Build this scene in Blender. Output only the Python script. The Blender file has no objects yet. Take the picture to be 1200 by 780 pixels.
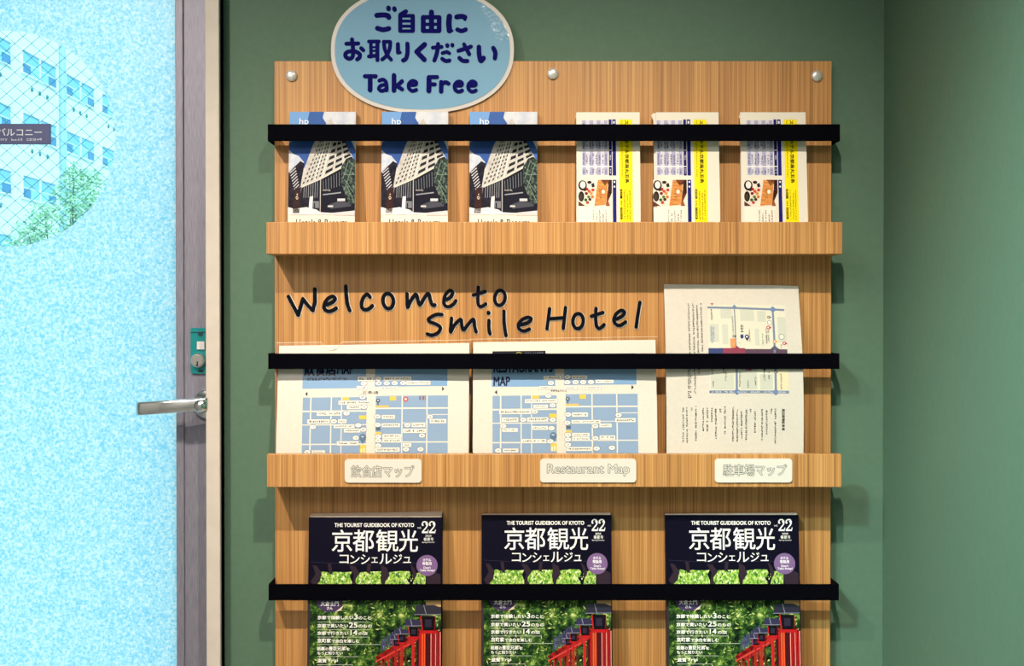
import bpy, bmesh, math, random
from mathutils import Vector, Matrix
sc = bpy.context.scene
COL = sc.collection
random.seed(7)

# ------------------------------------------------------------------ camera, light, exposure
F = 2.1 / 0.00138            # focal length in pixels of the 1200 px wide frame
CY, CZ = -2.1, 1.45
TH = math.radians(0.55)      # camera looks very slightly down
cam = bpy.data.cameras.new('camera'); cam.sensor_width = 36; cam.lens = F * 36 / 1200
camo = bpy.data.objects.new('camera', cam); COL.objects.link(camo)
camo.location = (0, CY, CZ); camo.rotation_euler = (math.radians(90) - TH, 0, 0)
cam.clip_start = 0.02; cam.clip_end = 500
sc.camera = camo

sc.view_settings.view_transform = 'Standard'; sc.view_settings.look = 'None'
sc.view_settings.exposure = 0.0; sc.view_settings.gamma = 1.0
sc.view_settings.use_curve_mapping = False

w = bpy.data.worlds.new('sky'); sc.world = w; w.use_nodes = True
w.node_tree.nodes['Background'].inputs[0].default_value = (0.56, 0.95, 1.08, 1)
w.node_tree.nodes['Background'].inputs[1].default_value = 2.0

def light(name, kind, loc, energy, color, target=None, **kw):
    l = bpy.data.lights.new(name, kind); l.energy = energy; l.color = color
    for k, v in kw.items(): setattr(l, k, v)
    o = bpy.data.objects.new(name, l); COL.objects.link(o); o.location = loc
    if target is not None:
        o.rotation_euler = (Vector(target) - Vector(loc)).to_track_quat('-Z', 'Y').to_euler()
    return o
sun = light('sun', 'SUN', (30, -30, 60), 3.6, (1, 0.98, 0.94), target=(-25, 45, 0), angle=0.01)
LA, LB = (-0.93, -1.3, 2.6), (0.16, -1.3, 2.6)
light('downlight', 'SPOT', LA, 116, (1.0, 0.88, 0.72), target=(-0.35, 0.0, 0.90), spot_size=math.radians(67), spot_blend=1.0, shadow_soft_size=0.02)
light('downlight', 'SPOT', LB, 124, (1.0, 0.88, 0.72), target=(0.16, 0.0, 0.90), spot_size=math.radians(67), spot_blend=1.0, shadow_soft_size=0.02)
light('added_room_fill', 'AREA', (-1.0, -2.6, 2.6), 42, (1.0, 0.92, 0.88), target=(-0.7, -2.3, 0), shape='RECTANGLE', size=1.4, size_y=1.0)  # added soft fill from above to lift the shadows, no known fixture
light('added_right_wall_fill', 'SPOT', (-0.75, -1.75, 2.6), 330, (0.66, 1.0, 0.97), target=(0.62, -0.95, 1.0), spot_size=math.radians(58), spot_blend=1.0, shadow_soft_size=0.06)  # unseen cool spot, added only to brighten the right wall

# ------------------------------------------------------------------ pixel -> place helpers
def wx(px, Y): return (px - 600) / F * (Y - CY) * (1.0)
def wz(py, Y):
    d = (390 - py) / F
    fy, fz = math.cos(TH), -math.sin(TH); uy, uz = math.sin(TH), math.cos(TH)
    return CZ + (fz + d * uz) * (Y - CY) / (fy + d * uy)
def py_of(Z, Y):
    y, z = Y - CY, Z - CZ
    f = y * math.cos(TH) - z * math.sin(TH); u = y * math.sin(TH) + z * math.cos(TH)
    return 390 - F * u / f

def sr(r, g=None, b=None):
    if g is None: r, g, b = r
    return tuple(((c / 255) / 12.92 if c / 255 <= 0.04045 else ((c / 255 + 0.055) / 1.055) ** 2.4) for c in (r, g, b)) + (1,)

# ------------------------------------------------------------------ materials
MATS = {}
def mat(key, color, rough=0.5, metal=0.0, spec=0.5, coat=0.0):
    if key in MATS: return MATS[key]
    m = bpy.data.materials.new(key); m.use_nodes = True
    b = m.node_tree.nodes['Principled BSDF']
    b.inputs['Base Color'].default_value = color; b.inputs['Roughness'].default_value = rough
    b.inputs['Metallic'].default_value = metal; b.inputs['Specular IOR Level'].default_value = spec
    b.inputs['Coat Weight'].default_value = coat; b.inputs['Coat Roughness'].default_value = 0.15
    MATS[key] = m; return m
def ink(r, g, b): return mat('ink_%d_%d_%d' % (r, g, b), sr(r, g, b), 0.45, 0, 0.1)
def nodes(m):
    nt = m.node_tree; return nt, nt.nodes, nt.links, nt.nodes['Principled BSDF']
def ramp(nt, stops):
    r = nt.nodes.new('ShaderNodeValToRGB'); e = r.color_ramp.elements
    while len(e) < len(stops): e.new(0.5)
    for k, (p, c) in enumerate(stops): e[k].position = p; e[k].color = c
    return r

def wood_material():
    m = mat('oak_veneer', (0.5, 0.3, 0.12, 1), 0.45); nt, N, L, b = nodes(m)
    tc = N.new('ShaderNodeTexCoord')
    def noise(sx, sz, detail, dist=0.0):
        mp = N.new('ShaderNodeMapping'); mp.inputs['Scale'].default_value = (sx, sx * 0.3, sz)
        n = N.new('ShaderNodeTexNoise'); n.inputs['Scale'].default_value = 1; n.inputs['Detail'].default_value = detail
        n.inputs['Distortion'].default_value = dist
        L.new(tc.outputs['Object'], mp.inputs['Vector']); L.new(mp.outputs[0], n.inputs['Vector']); return n
    fine, mid, big = noise(560, 3, 2), noise(150, 1.1, 3), noise(22, 0.5, 2, 0.6)
    r1 = ramp(nt, [(0.34, (0.25, 0.105, 0.028, 1)), (0.5, (0.50, 0.240, 0.073, 1)), (0.66, (0.68, 0.380, 0.135, 1))])
    mx = N.new('ShaderNodeMix'); mx.inputs[0].default_value = 0.38
    mx2 = N.new('ShaderNodeMix'); mx2.inputs[0].default_value = 0.2
    L.new(fine.outputs[0], mx.inputs[2]); L.new(mid.outputs[0], mx.inputs[3])
    L.new(mx.outputs[0], mx2.inputs[2]); L.new(big.outputs[0], mx2.inputs[3])
    L.new(mx2.outputs[0], r1.inputs[0]); L.new(r1.outputs[0], b.inputs['Base Color'])
    bp = N.new('ShaderNodeBump'); bp.inputs['Strength'].default_value = 0.08; bp.inputs['Distance'].default_value = 0.001
    L.new(fine.outputs[0], bp.inputs['Height']); L.new(bp.outputs[0], b.inputs['Normal'])
    return m
WOOD = wood_material()

def noisy(key, c0, c1, scale, rough=0.8, bump=0.0, stretch=(1, 1, 1), detail=4, dist=0.001, spec=0.3, metal=0.0, p=(0.35, 0.65)):
    m = mat(key, c0, rough, metal, spec); nt, N, L, b = nodes(m)
    tc = N.new('ShaderNodeTexCoord'); mp = N.new('ShaderNodeMapping'); mp.inputs['Scale'].default_value = stretch
    n = N.new('ShaderNodeTexNoise'); n.inputs['Scale'].default_value = scale; n.inputs['Detail'].default_value = detail
    L.new(tc.outputs['Object'], mp.inputs[0]); L.new(mp.outputs[0], n.inputs['Vector'])
    r = ramp(nt, [(p[0], c0), (p[1], c1)]); L.new(n.outputs[0], r.inputs[0]); L.new(r.outputs[0], b.inputs['Base Color'])
    if bump:
        bp = N.new('ShaderNodeBump'); bp.inputs['Strength'].default_value = bump; bp.inputs['Distance'].default_value = dist
        L.new(n.outputs[0], bp.inputs['Height']); L.new(bp.outputs[0], b.inputs['Normal'])
    return m
GREEN = noisy('sage_green_paint', (0.090, 0.166, 0.112, 1), (0.097, 0.176, 0.120, 1), 90, 0.62, 0.12)
CREAMWALL = noisy('cream_wall', (0.62, 0.6, 0.55, 1), (0.66, 0.64, 0.58, 1), 60, 0.8, 0.05)
CEIL = noisy('ceiling_paint', (0.7, 0.69, 0.66, 1), (0.74, 0.73, 0.7, 1), 60, 0.85, 0.05)
CARPET = noisy('pale_floor', (0.50, 0.46, 0.42, 1), (0.58, 0.53, 0.48, 1), 40, 0.6, 0.05)
STEEL = noisy('brushed_aluminium', sr(118, 116, 132), sr(142, 140, 154), 40, 0.42, 0.05, (30, 30, 1), 4, 0.0006, 0.5, 0.25)
CHROME = mat('satin_chrome', (0.75, 0.76, 0.78, 1), 0.16, 1.0)
CAPMETAL = mat('polished_cap', (0.80, 0.78, 0.74, 1), 0.24, 0.55, 1.0)
FRAMEPAINT = noisy('beige_frame_paint', sr(202, 192, 182), sr(208, 198, 188), 30, 0.45, 0.03)
SEAL = mat('dark_sealant', sr(34, 40, 54), 0.6)
BLACK = noisy('black_powder_coat', (0.0012, 0.0012, 0.0025, 1), (0.002, 0.002, 0.004, 1), 600, 0.8, 0.1, dist=0.0003, spec=0.02)
PAPER = noisy('paper_white', sr(222, 215, 203), sr(227, 220, 209), 300, 0.55, 0.03)
PAGES = noisy('page_edges', sr(225, 208, 190), sr(250, 238, 224), 900, 0.8, 0.1, (0.05, 1, 1), 2)

# ------------------------------------------------------------------ object helpers
def link(name, me, parent=None, mats=()):
    o = bpy.data.objects.new(name, me); COL.objects.link(o)
    if parent is not None: o.parent = parent
    for m in mats: me.materials.append(m)
    return o
def tag(o, label=None, cat=None, group=None, kind=None):
    if label: o['label'] = label
    if cat: o['category'] = cat
    if group: o['group'] = group
    if kind: o['kind'] = kind
    return o
def empty(name, loc=(0, 0, 0), rot=(0, 0, 0)):
    o = bpy.data.objects.new(name, None); COL.objects.link(o); o.location = loc; o.rotation_euler = rot
    o.empty_display_size = 0.05; return o
def bm_box(bm, x0, x1, y0, y1, z0, z1, mi=0, bevel=0.0, seg=2):
    r = bmesh.ops.create_cube(bm, size=1.0)
    vs = r['verts']
    for v in vs:
        v.co = Vector((x0 + (v.co.x + .5) * (x1 - x0), y0 + (v.co.y + .5) * (y1 - y0), z0 + (v.co.z + .5) * (z1 - z0)))
    fs = {f for v in vs for f in v.link_faces}
    for f in fs: f.material_index = mi
    if bevel:
        es = list({e for v in vs for e in v.link_edges})
        r = bmesh.ops.bevel(bm, geom=es, offset=bevel, segments=seg, affect='EDGES', profile=0.5)
        for f in r['faces']: f.material_index = mi
def bm_obj(name, bm, mats, parent=None, smooth=False):
    me = bpy.data.meshes.new(name); bm.normal_update()
    if smooth:
        for f in bm.faces: f.smooth = True
    bm.to_mesh(me); bm.free()
    return link(name, me, parent, mats if isinstance(mats, (list, tuple)) else [mats])
def box(name, x0, x1, y0, y1, z0, z1, m, parent=None, bevel=0.0, seg=2):
    bm = bmesh.new(); bm_box(bm, x0, x1, y0, y1, z0, z1, 0, bevel, seg)
    return bm_obj(name, bm, m, parent)
def bm_prism(bm, pts, y0, y1, mi=0, top_mi=None):
    """pts = outline in x,z (either winding); extruded from y0 (front) to y1 (back)"""
    if sum(pts[i][0] * pts[(i + 1) % len(pts)][1] - pts[(i + 1) % len(pts)][0] * pts[i][1] for i in range(len(pts))) < 0: pts = list(reversed(pts))
    a = [bm.verts.new((x, y0, z)) for x, z in pts]; b = [bm.verts.new((x, y1, z)) for x, z in pts]
    n = len(pts); f = bm.faces.new(a); f.material_index = mi if top_mi is None else top_mi
    g = bm.faces.new(list(reversed(b))); g.material_index = mi
    for i in range(n):
        h = bm.faces.new((a[i], b[i], b[(i + 1) % n], a[(i + 1) % n])); h.material_index = mi
    return f
def circ(cx, cz, rx, rz=None, n=24):
    rz = rx if rz is None else rz
    return [(cx + rx * math.cos(2 * math.pi * k / n), cz + rz * math.sin(2 * math.pi * k / n)) for k in range(n)]
def rrect(x0, x1, z0, z1, r, n=6):
    out = []
    for cx, cz, a0 in ((x1 - r, z1 - r, 0), (x0 + r, z1 - r, 90), (x0 + r, z0 + r, 180), (x1 - r, z0 + r, 270)):
        for k in range(n + 1):
            a = math.radians(a0 + 90 * k / n); out.append((cx + r * math.cos(a), cz + r * math.sin(a)))
    return out
def lathe(bm, prof, n=24, mi=0, axis='Y', org=(0, 0, 0)):
    """prof = list of (radius, along)"""
    rings = []
    for r, t in prof:
        ring = []
        for k in range(n):
            a = 2 * math.pi * k / n
            p = {'Y': (r * math.cos(a), t, r * math.sin(a)), 'X': (t, r * math.cos(a), r * math.sin(a)), 'Z': (r * math.cos(a), r * math.sin(a), t)}[axis]
            ring.append(bm.verts.new(Vector(p) + Vector(org)))
        rings.append(ring)
    for a, b in zip(rings, rings[1:]):
        for k in range(n):
            f = bm.faces.new((a[k], a[(k + 1) % n], b[(k + 1) % n], b[k])); f.material_index = mi; f.smooth = True
    for ring in (rings[0], rings[-1]):
        f = bm.faces.new(ring); f.material_index = mi
    bmesh.ops.recalc_face_normals(bm, faces=bm.faces)

def smooth_path(pts, sub=5):
    if len(pts) < 3: return list(pts)
    P = [pts[0]] + list(pts) + [pts[-1]]; out = []
    for i in range(1, len(P) - 2):
        p0, p1, p2, p3 = P[i - 1], P[i], P[i + 1], P[i + 2]
        for k in range(sub):
            t = k / sub
            out.append(tuple(0.5 * (2 * p1[j] + (p2[j] - p0[j]) * t + (2 * p0[j] - 5 * p1[j] + 4 * p2[j] - p3[j]) * t * t
                                    + (3 * p1[j] - p0[j] - 3 * p2[j] + p3[j]) * t ** 3) for j in (0, 1)))
    out.append(tuple(pts[-1])); return out
def stroke_prisms(bm, path, r, y0, y1, mi):
    """round-ended stroke of constant width in the x,z plane"""
    q = len(bm.verts) * 1e-7                    # every piece a hair above the last, so no two faces share a plane
    for (x, z) in path: q += 2.5e-6; bm_prism(bm, circ(x, z, r, n=14), y0 - q, y1, mi)
    for (ax, az), (bx, bz) in zip(path, path[1:]):
        q += 2.5e-6
        d = math.hypot(bx - ax, bz - az)
        if d < 1e-7: continue
        nx, nz = -(bz - az) / d * r, (bx - ax) / d * r
        bm_prism(bm, [(ax + nx, az + nz), (bx + nx, bz + nz), (bx - nx, bz - nz), (ax - nx, az - nz)], y0 - q, y1, mi)

# ------------------------------------------------------------------ printed sheets
GLY = {}
def glyphs(s, bold):
    k = (s, bold)
    if k in GLY: return GLY[k]
    c = bpy.data.curves.new('t', 'FONT'); c.body = s; c.resolution_u = 3; c.offset = bold
    o = bpy.data.objects.new('t', c); COL.objects.link(o)
    dg = bpy.context.evaluated_depsgraph_get(); dg.update()
    ev = o.evaluated_get(dg); me = ev.to_mesh()
    vs = [(v.co.x, v.co.y) for v in me.vertices]; fs = [tuple(p.vertices) for p in me.polygons]
    ev.to_mesh_clear(); bpy.data.objects.remove(o); bpy.data.curves.remove(c)
    x0 = min(v[0] for v in vs); x1 = max(v[0] for v in vs); y0 = min(v[1] for v in vs); y1 = max(v[1] for v in vs)
    GLY[k] = ([((x - x0) / (x1 - x0), (y - y0) / (y1 - y0)) for x, y in vs], fs); return GLY[k]

LAY = 0.00012
class Print:
    """flat artwork written in the sheet's own picture grid; mapped to the sheet surface by surf(u,v)->(x,y,z)"""
    def __init__(s, x0, x1, y0, y1, W, H, surf=None, cell=None):
        s.g = (x0, x1, y0, y1, W, H); s.V = []; s.Fc = []; s.mats = []; s.idx = {}
        s.surf = surf or (lambda u, v: (u, 0.0, v)); s.cell = cell
    def uv(s, px, py):
        x0, x1, y0, y1, W, H = s.g
        return ((px - x0) / (x1 - x0) - 0.5) * W, (y1 - py) / (y1 - y0) * H
    def mi(s, m):
        if isinstance(m, tuple): m = ink(*m)
        if m.name not in s.idx: s.idx[m.name] = len(s.mats); s.mats.append(m)
        return s.idx[m.name]
    def poly(s, pts, m, lay=1):
        b = len(s.V)
        for p in pts:
            u, v = s.uv(*p); s.V.append((u, v, lay))
        s.Fc.append((tuple(range(b, b + len(pts))), s.mi(m)))
    def rect(s, x0, y0, x1, y1, m, lay=1):
        nx = ny = 1
        if s.cell: nx = max(1, int((x1 - x0) / s.cell + .99)); ny = max(1, int((y1 - y0) / s.cell + .99))
        for i in range(nx):
            for j in range(ny):
                a, b = x0 + (x1 - x0) * i / nx, x0 + (x1 - x0) * (i + 1) / nx
                c, d = y0 + (y1 - y0) * j / ny, y0 + (y1 - y0) * (j + 1) / ny
                s.poly([(a, c), (b, c), (b, d), (a, d)], m, lay)
    def oval(s, cx, cy, rx, ry, m, lay=1, n=20): s.poly(circ(cx, cy, rx, ry, n), m, lay)
    def line(s, pts, w, m, lay=1):
        for (ax, ay), (bx, by) in zip(pts, pts[1:]):
            d = math.hypot(bx - ax, by - ay) or 1; nx, ny = -(by - ay) / d * w / 2, (bx - ax) / d * w / 2
            k = max(1, int(d / s.cell + .99)) if s.cell else 1
            for i in range(k):
                t0, t1 = i / k, (i + 1) / k
                p, q = (ax + (bx - ax) * t0, ay + (by - ay) * t0), (ax + (bx - ax) * t1, ay + (by - ay) * t1)
                s.poly([(p[0] + nx, p[1] + ny), (q[0] + nx, q[1] + ny), (q[0] - nx, q[1] - ny), (p[0] - nx, p[1] - ny)], m, lay)
    def text(s, t, x0, y0, x1, y1, m, lay=2, bold=0.0, rot=False):
        vs, fs = glyphs(t, 0.0); k = s.mi(m); h = abs(x1 - x0) if rot else abs(y1 - y0); d = bold * h
        for n, (ox, oy) in enumerate(((0, 0), (d, d), (-d, d), (d, -d), (-d, -d)) if bold else ((0, 0),)):
            b = len(s.V)
            for a, c in vs:
                if rot: p = (x0 + c * (x1 - x0) + ox, y0 + a * (y1 - y0) + oy)        # reads downwards, turned a quarter clockwise
                else: p = (x0 + a * (x1 - x0) + ox, y1 - c * (y1 - y0) + oy)
                u, v = s.uv(*p); s.V.append((u, v, lay + 0.12 * n))
            for f in fs: s.Fc.append((tuple(b + i for i in f), k))
    def scrib(s, x0, y0, x1, y1, m, lay=2, vert=False, rng=random.Random(3)):
        """print too small to read in the photograph: rows of tiny pen marks"""
        if vert: n = max(1, int((y1 - y0) / ((x1 - x0) * 1.0) + .5))
        else: n = max(1, int((x1 - x0) / ((y1 - y0) * 1.0) + .5))
        for i in range(n):
            if rng.random() < 0.06: continue
            if vert: a, b, c, d = x0, x1, y0 + (y1 - y0) * i / n, y0 + (y1 - y0) * (i + .86) / n
            else: a, b, c, d = x0 + (x1 - x0) * i / n, x0 + (x1 - x0) * (i + .86) / n, y0, y1
            w, h = b - a, d - c
            for _ in range(rng.choice((2, 3, 3, 4))):
                if rng.random() < .55:
                    q = c + h * rng.random() * .8; s.poly([(a + w * .05, q), (b, q), (b, q + h * .2), (a + w * .05, q + h * .2)], m, lay)
                else:
                    q = a + w * rng.random() * .8; s.poly([(q, c), (q + w * .2, c), (q + w * .2, d), (q, d)], m, lay)
    def build(s, name, parent=None, base=0.0):
        me = bpy.data.meshes.new(name); vs = []
        for u, v, lay in s.V:
            x, y, z = s.surf(u, v); vs.append((x, y - base - lay * LAY, z))
        fs = []
        for f, k in s.Fc:
            # face the reader (normal towards -y)
            A = sum(s.V[f[i]][0] * s.V[f[(i + 1) % len(f)]][1] - s.V[f[(i + 1) % len(f)]][0] * s.V[f[i]][1] for i in range(len(f)))
            fs.append(f if A > 0 else tuple(reversed(f)))
        me.from_pydata(vs, [], fs)
        o = link(name, me, parent, s.mats)
        me.polygons.foreach_set('material_index', [k for _, k in s.Fc]); me.update()
        return o

class Sheet:
    """a leaning sheet: px rectangle, depth of its top and bottom, resting on floor height fz"""
    def __init__(s, name, x0, x1, ytop, yt, yb, fz):
        zt = wz(ytop, yt); ym = (yt + yb) / 2
        s.W = (wx(x1, ym) - wx(x0, ym)); s.H = math.hypot(zt - fz, yt - yb)
        s.root = empty(name, ((wx(x0, ym) + wx(x1, ym)) / 2, yb, fz), (-math.atan2(yt - yb, zt - fz), 0, 0))
        s.grid = (x0, x1, ytop, py_of(fz, yb), s.W, s.H)

def slab(name, W, H, T, m, parent, bevel=0.0006, surf=None, nx=1):
    """a flat or gently bowed block with its front face at local y=0"""
    if surf is None: return box(name, -W / 2, W / 2, 0, T, 0, H, m, parent, bevel)
    bm = bmesh.new(); ny = nx; fr = []; bk = []
    for j in range(ny + 1):
        fr.append([]); bk.append([])
        for i in range(nx + 1):
            p = surf(-W / 2 + W * i / nx, H * j / ny)
            fr[-1].append(bm.verts.new(p)); bk[-1].append(bm.verts.new((p[0], p[1] + T, p[2])))
    for j in range(ny):
        for i in range(nx):
            bm.faces.new((fr[j][i], fr[j][i + 1], fr[j + 1][i + 1], fr[j + 1][i])); bm.faces.new((bk[j][i], bk[j + 1][i], bk[j + 1][i + 1], bk[j][i + 1]))
    for i in range(nx):
        bm.faces.new((fr[0][i], bk[0][i], bk[0][i + 1], fr[0][i + 1])); bm.faces.new((fr[ny][i], fr[ny][i + 1], bk[ny][i + 1], bk[ny][i]))
    for j in range(ny):
        bm.faces.new((fr[j][0], fr[j + 1][0], bk[j + 1][0], bk[j][0])); bm.faces.new((fr[j][nx], bk[j][nx], bk[j + 1][nx], fr[j + 1][nx]))
    for f in bm.faces: f.smooth = False
    return bm_obj(name, bm, m, parent)

# ------------------------------------------------------------------ room
WALL = 0.02                                   # face of the back wall
XR = wx(1035, WALL)                           # corner with the right wall
XD = wx(259.5, WALL)                          # left end of the green wall at the door frame
FX0 = wx(241, -0.011)                         # inner edge of the door frame
DW = 0.93                                     # door opening width
H = 2.65
def struct(o): o['kind'] = 'structure'; return o
struct(box('wall_back', XD, XR + 0.1, WALL, WALL + 0.16, 0, H, GREEN))
struct(box('wall_right', XR, XR + 0.1, -3.6, WALL + 0.0, 0, H, GREEN))
struct(box('wall_back_beside_door', -2.3, FX0 - DW, WALL, WALL + 0.16, 0, H, GREEN)).name = 'wall_back_left'
struct(box('wall_back_above_door', FX0 - DW, XD, WALL, WALL + 0.16, 2.16, H, GREEN)).name = 'wall_back_top'
struct(box('wall_left', -2.4, -2.3, -3.6, WALL + 0.16, 0, H, CREAMWALL))
struct(box('wall_front', -2.4, XR + 0.1, -3.7, -3.6, 0, H, CREAMWALL))
struct(box('floor', -2.4, XR + 0.1, -3.7, WALL + 0.16, -0.1, 0, CARPET))
struct(box('ceiling', -2.4, XR + 0.1, -3.7, WALL + 0.16, H, H + 0.1, CEIL))
struct(box('baseboard_back', XD, XR, WALL - 0.012, WALL, 0, 0.07, FRAMEPAINT, None, 0.002))
# door frame
def frame_trim(name, x0, x1, z0, z1):
    bm = bmesh.new(); bm_box(bm, x0, x1, -0.011, WALL + 0.1, z0, z1, 0, 0.0015)
    return struct(bm_obj(name, bm, [FRAMEPAINT]))
XF1 = wx(257.5, -0.011)
frame_trim('trim_1', FX0, XF1, 0, 2.16)
frame_trim('trim_2', FX0 - DW - 0.03, FX0 - DW, 0, 2.16)
frame_trim('trim_3', FX0 - DW - 0.03, XF1, 2.16, 2.19)
struct(box('trim_4', XF1, XD + 0.001, -0.004, WALL + 0.05, 0, 2.16, SEAL, None, 0.001))

# door leaf with its glass
DY = 0.04                                     # front of the door leaf
door = empty('door_1', (FX0 - DW / 2, DY, 0)); door['kind'] = 'structure'
def dpart(name, bm, m, smooth=False):
    o = bm_obj(name, bm, m, None, smooth); o.parent = door; o.matrix_parent_inverse = Matrix.Translation(-Vector(door.location)); return o
GX1 = wx(207.5, DY); GX0 = FX0 - DW + 0.11
bm = bmesh.new()
bm_box(bm, GX1, FX0 + 0.012, DY, DY + 0.04, 0.01, 2.15, 0, 0.0015)
bm_box(bm, FX0 - DW + 0.004, GX0, DY, DY + 0.04, 0.01, 2.15, 0, 0.0015)
bm_box(bm, GX0, GX1, DY, DY + 0.04, 2.05, 2.15, 0, 0.0015); bm_box(bm, GX0, GX1, DY, DY + 0.04, 0.01, 0.16, 0, 0.0015)
dpart('door_stiles', bm, [STEEL])
bm = bmesh.new()
xb = wx(216.3, DY)
for (a, b, c, d) in ((GX1 - 0.001, xb - 0.0006, 0.15, 2.06), (GX0 - 0.014, GX0 + 0.001, 0.15, 2.06)):
    bm_box(bm, a, b, DY - 0.004, DY, c, d, 0, 0.001)
for (c, d) in ((0.146, 0.16), (2.05, 2.064)): bm_box(bm, GX0, GX1, DY - 0.004, DY, c, d, 0, 0.001)
dpart('glazing_bead', bm, [STEEL])
# glass: frosted pane with a round clear window
def shader_glass(key, clear):
    m = bpy.data.materials.new(key); m.use_nodes = True; nt = m.node_tree; N, L = nt.nodes, nt.links
    N.remove(N['Principled BSDF']); out = N['Material Output']
    gl = N.new('ShaderNodeBsdfGlossy'); gl.inputs['Roughness'].default_value = 0.05 if clear else 0.35
    mx = N.new('ShaderNodeMixShader'); mx.inputs[0].default_value = 0.04
    if clear:
        tr = N.new('ShaderNodeBsdfTransparent'); tr.inputs[0].default_value = (0.60, 0.93, 0.97, 1)
    else:
        tr = N.new('ShaderNodeBsdfTranslucent')
        tc = N.new('ShaderNodeTexCoord')
        vo = N.new('ShaderNodeTexNoise'); vo.inputs['Scale'].default_value = 240; vo.inputs['Detail'].default_value = 2.5; vo.inputs['Roughness'].default_value = 0.7
        big = N.new('ShaderNodeTexNoise'); big.inputs['Scale'].default_value = 2.2; big.inputs['Detail'].default_value = 1
        r = ramp(nt, [(0.34, (0.20, 0.50, 0.63, 1)), (0.46, (0.42, 0.61, 0.68, 1)), (0.56, (0.56, 0.68, 0.68, 1)), (0.68, (0.88, 0.76, 0.71, 1))])
        L.new(tc.outputs['Object'], vo.inputs['Vector']); L.new(tc.outputs['Object'], big.inputs['Vector'])
        L.new(vo.outputs[0], r.inputs[0]); L.new(r.outputs[0], tr.inputs[0])
        bp = N.new('ShaderNodeBump'); bp.inputs['Strength'].default_value = 0.4; bp.inputs['Distance'].default_value = 0.001
        L.new(vo.outputs[0], bp.inputs['Height']); L.new(bp.outputs[0], gl.inputs['Normal'])
    L.new(tr.outputs[0], mx.inputs[1]); L.new(gl.outputs[0], mx.inputs[2]); L.new(mx.outputs[0], out.inputs['Surface'])
    return m
GY = DY + 0.016
ccx, ccz, cr = wx(9.5, GY), wz(162.5, GY), 126 / F * (GY - CY)
bm = bmesh.new(); n = 96
ring = [bm.verts.new((x, GY, z)) for x, z in circ(ccx, ccz, cr, n=n)]
def edge_pt(a):
    dx, dz = math.cos(a), math.sin(a); t = 1e9
    if dx > 1e-9: t = min(t, (GX1 + 0.008 - ccx) / dx)
    if dx < -1e-9: t = min(t, (GX0 - 0.008 - ccx) / dx)
    if dz > 1e-9: t = min(t, (2.058 - ccz) / dz)
    if dz < -1e-9: t = min(t, (0.152 - ccz) / dz)
    return ccx + dx * t, ccz + dz * t
outer = [bm.verts.new((edge_pt(2 * math.pi * k / n)[0], GY, edge_pt(2 * math.pi * k / n)[1])) for k in range(n)]
for k in range(n): bm.faces.new((ring[k], outer[k], outer[(k + 1) % n], ring[(k + 1) % n]))
corners = [(GX1 + 0.008, 2.058), (GX0 - 0.008, 2.058), (GX0 - 0.008, 0.152), (GX1 + 0.008, 0.152)]
for cxx, czz in corners:
    a = math.atan2(czz - ccz, cxx - ccx) % (2 * math.pi); k = int(a / (2 * math.pi) * n)
    bm.faces.new((outer[k], bm.verts.new((cxx, GY, czz)), outer[(k + 1) % n]))
bmesh.ops.recalc_face_normals(bm, faces=bm.faces)
dpart('frosted_glass', bm, [shader_glass('frosted_glass', False)])['label'] = 'mottled frosted glass around the clear circle'
bm = bmesh.new(); bm.faces.new([bm.verts.new((x, GY + 0.0002, z)) for x, z in circ(ccx, ccz, cr, n=n)])
dpart('clear_glass', bm, [shader_glass('clear_glass', True)])['label'] = 'round clear window of wired glass'
# wire lattice inside the clear glass
bm = bmesh.new(); pitch = 17.9 / F * (GY - CY) / math.sqrt(2); hw = 0.00038
WIRE = mat('glass_wire', sr(96, 150, 165), 0.5, 0.3)
for s in (1, -1):
    dirv = Vector((1, 0.86 * s)).normalized(); nrm = Vector((-dirv.y, dirv.x))
    for k in range(-16, 17):
        o = k * pitch + (0.004 if s > 0 else 0.002)
        if abs(o) >= cr - 0.002: continue
        h = math.sqrt(cr * cr - o * o)
        c = Vector((ccx, ccz)) + nrm * o; a, b = c - dirv * h, c + dirv * h; q = nrm * hw
        bm_prism(bm, [(a.x + q.x, a.y + q.y), (b.x + q.x, b.y + q.y), (b.x - q.x, b.y - q.y), (a.x - q.x, a.y - q.y)], GY + 0.0012, GY + 0.002)
dpart('wire_mesh', bm, [WIRE])
# lock plate
TEAL = mat('teal_lock_plate', sr(18, 138, 140), 0.35, 0.3)
bm = bmesh.new(); Y0 = DY - 0.005
bm_prism(bm, rrect(wx(223.3, Y0), wx(247, Y0), wz(437.5, Y0), wz(384, Y0), 0.003), Y0, DY, 0)
bm_box(bm, wx(224, Y0), wx(246, Y0), Y0 - 0.0012, Y0, wz(389.5, Y0), wz(388.6, Y0), 1)
bm_box(bm, wx(232.5, Y0), wx(237.8, Y0), Y0 - 0.001, Y0, wz(436, Y0), wz(433, Y0), 1)
bm_prism(bm, circ(wx(234.8, Y0), wz(391.3, Y0), 0.0042, 0.003, 18), Y0 - 0.001, Y0, 1)
lock = dpart('lock_plate', bm, [TEAL, mat('dark_teal', sr(10, 50, 66), 0.5)]); lock['label'] = 'teal lock plate with key cylinder'
def sub(name, bm, m, par):
    o = bm_obj(name, bm, m); o.parent = par; return o
bm = bmesh.new(); lathe(bm, [(0.0001, -0.012), (0.0088, -0.012), (0.0092, -0.0105), (0.0102, -0.0105), (0.0116, -0.009), (0.0122, 0)], 32, 0, 'Y', (wx(233, Y0), Y0, wz(422, Y0)))
bm_box(bm, wx(232.5, Y0), wx(234, Y0), Y0 - 0.0124, Y0 - 0.011, wz(428.5, Y0), wz(423, Y0), 1)
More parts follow.
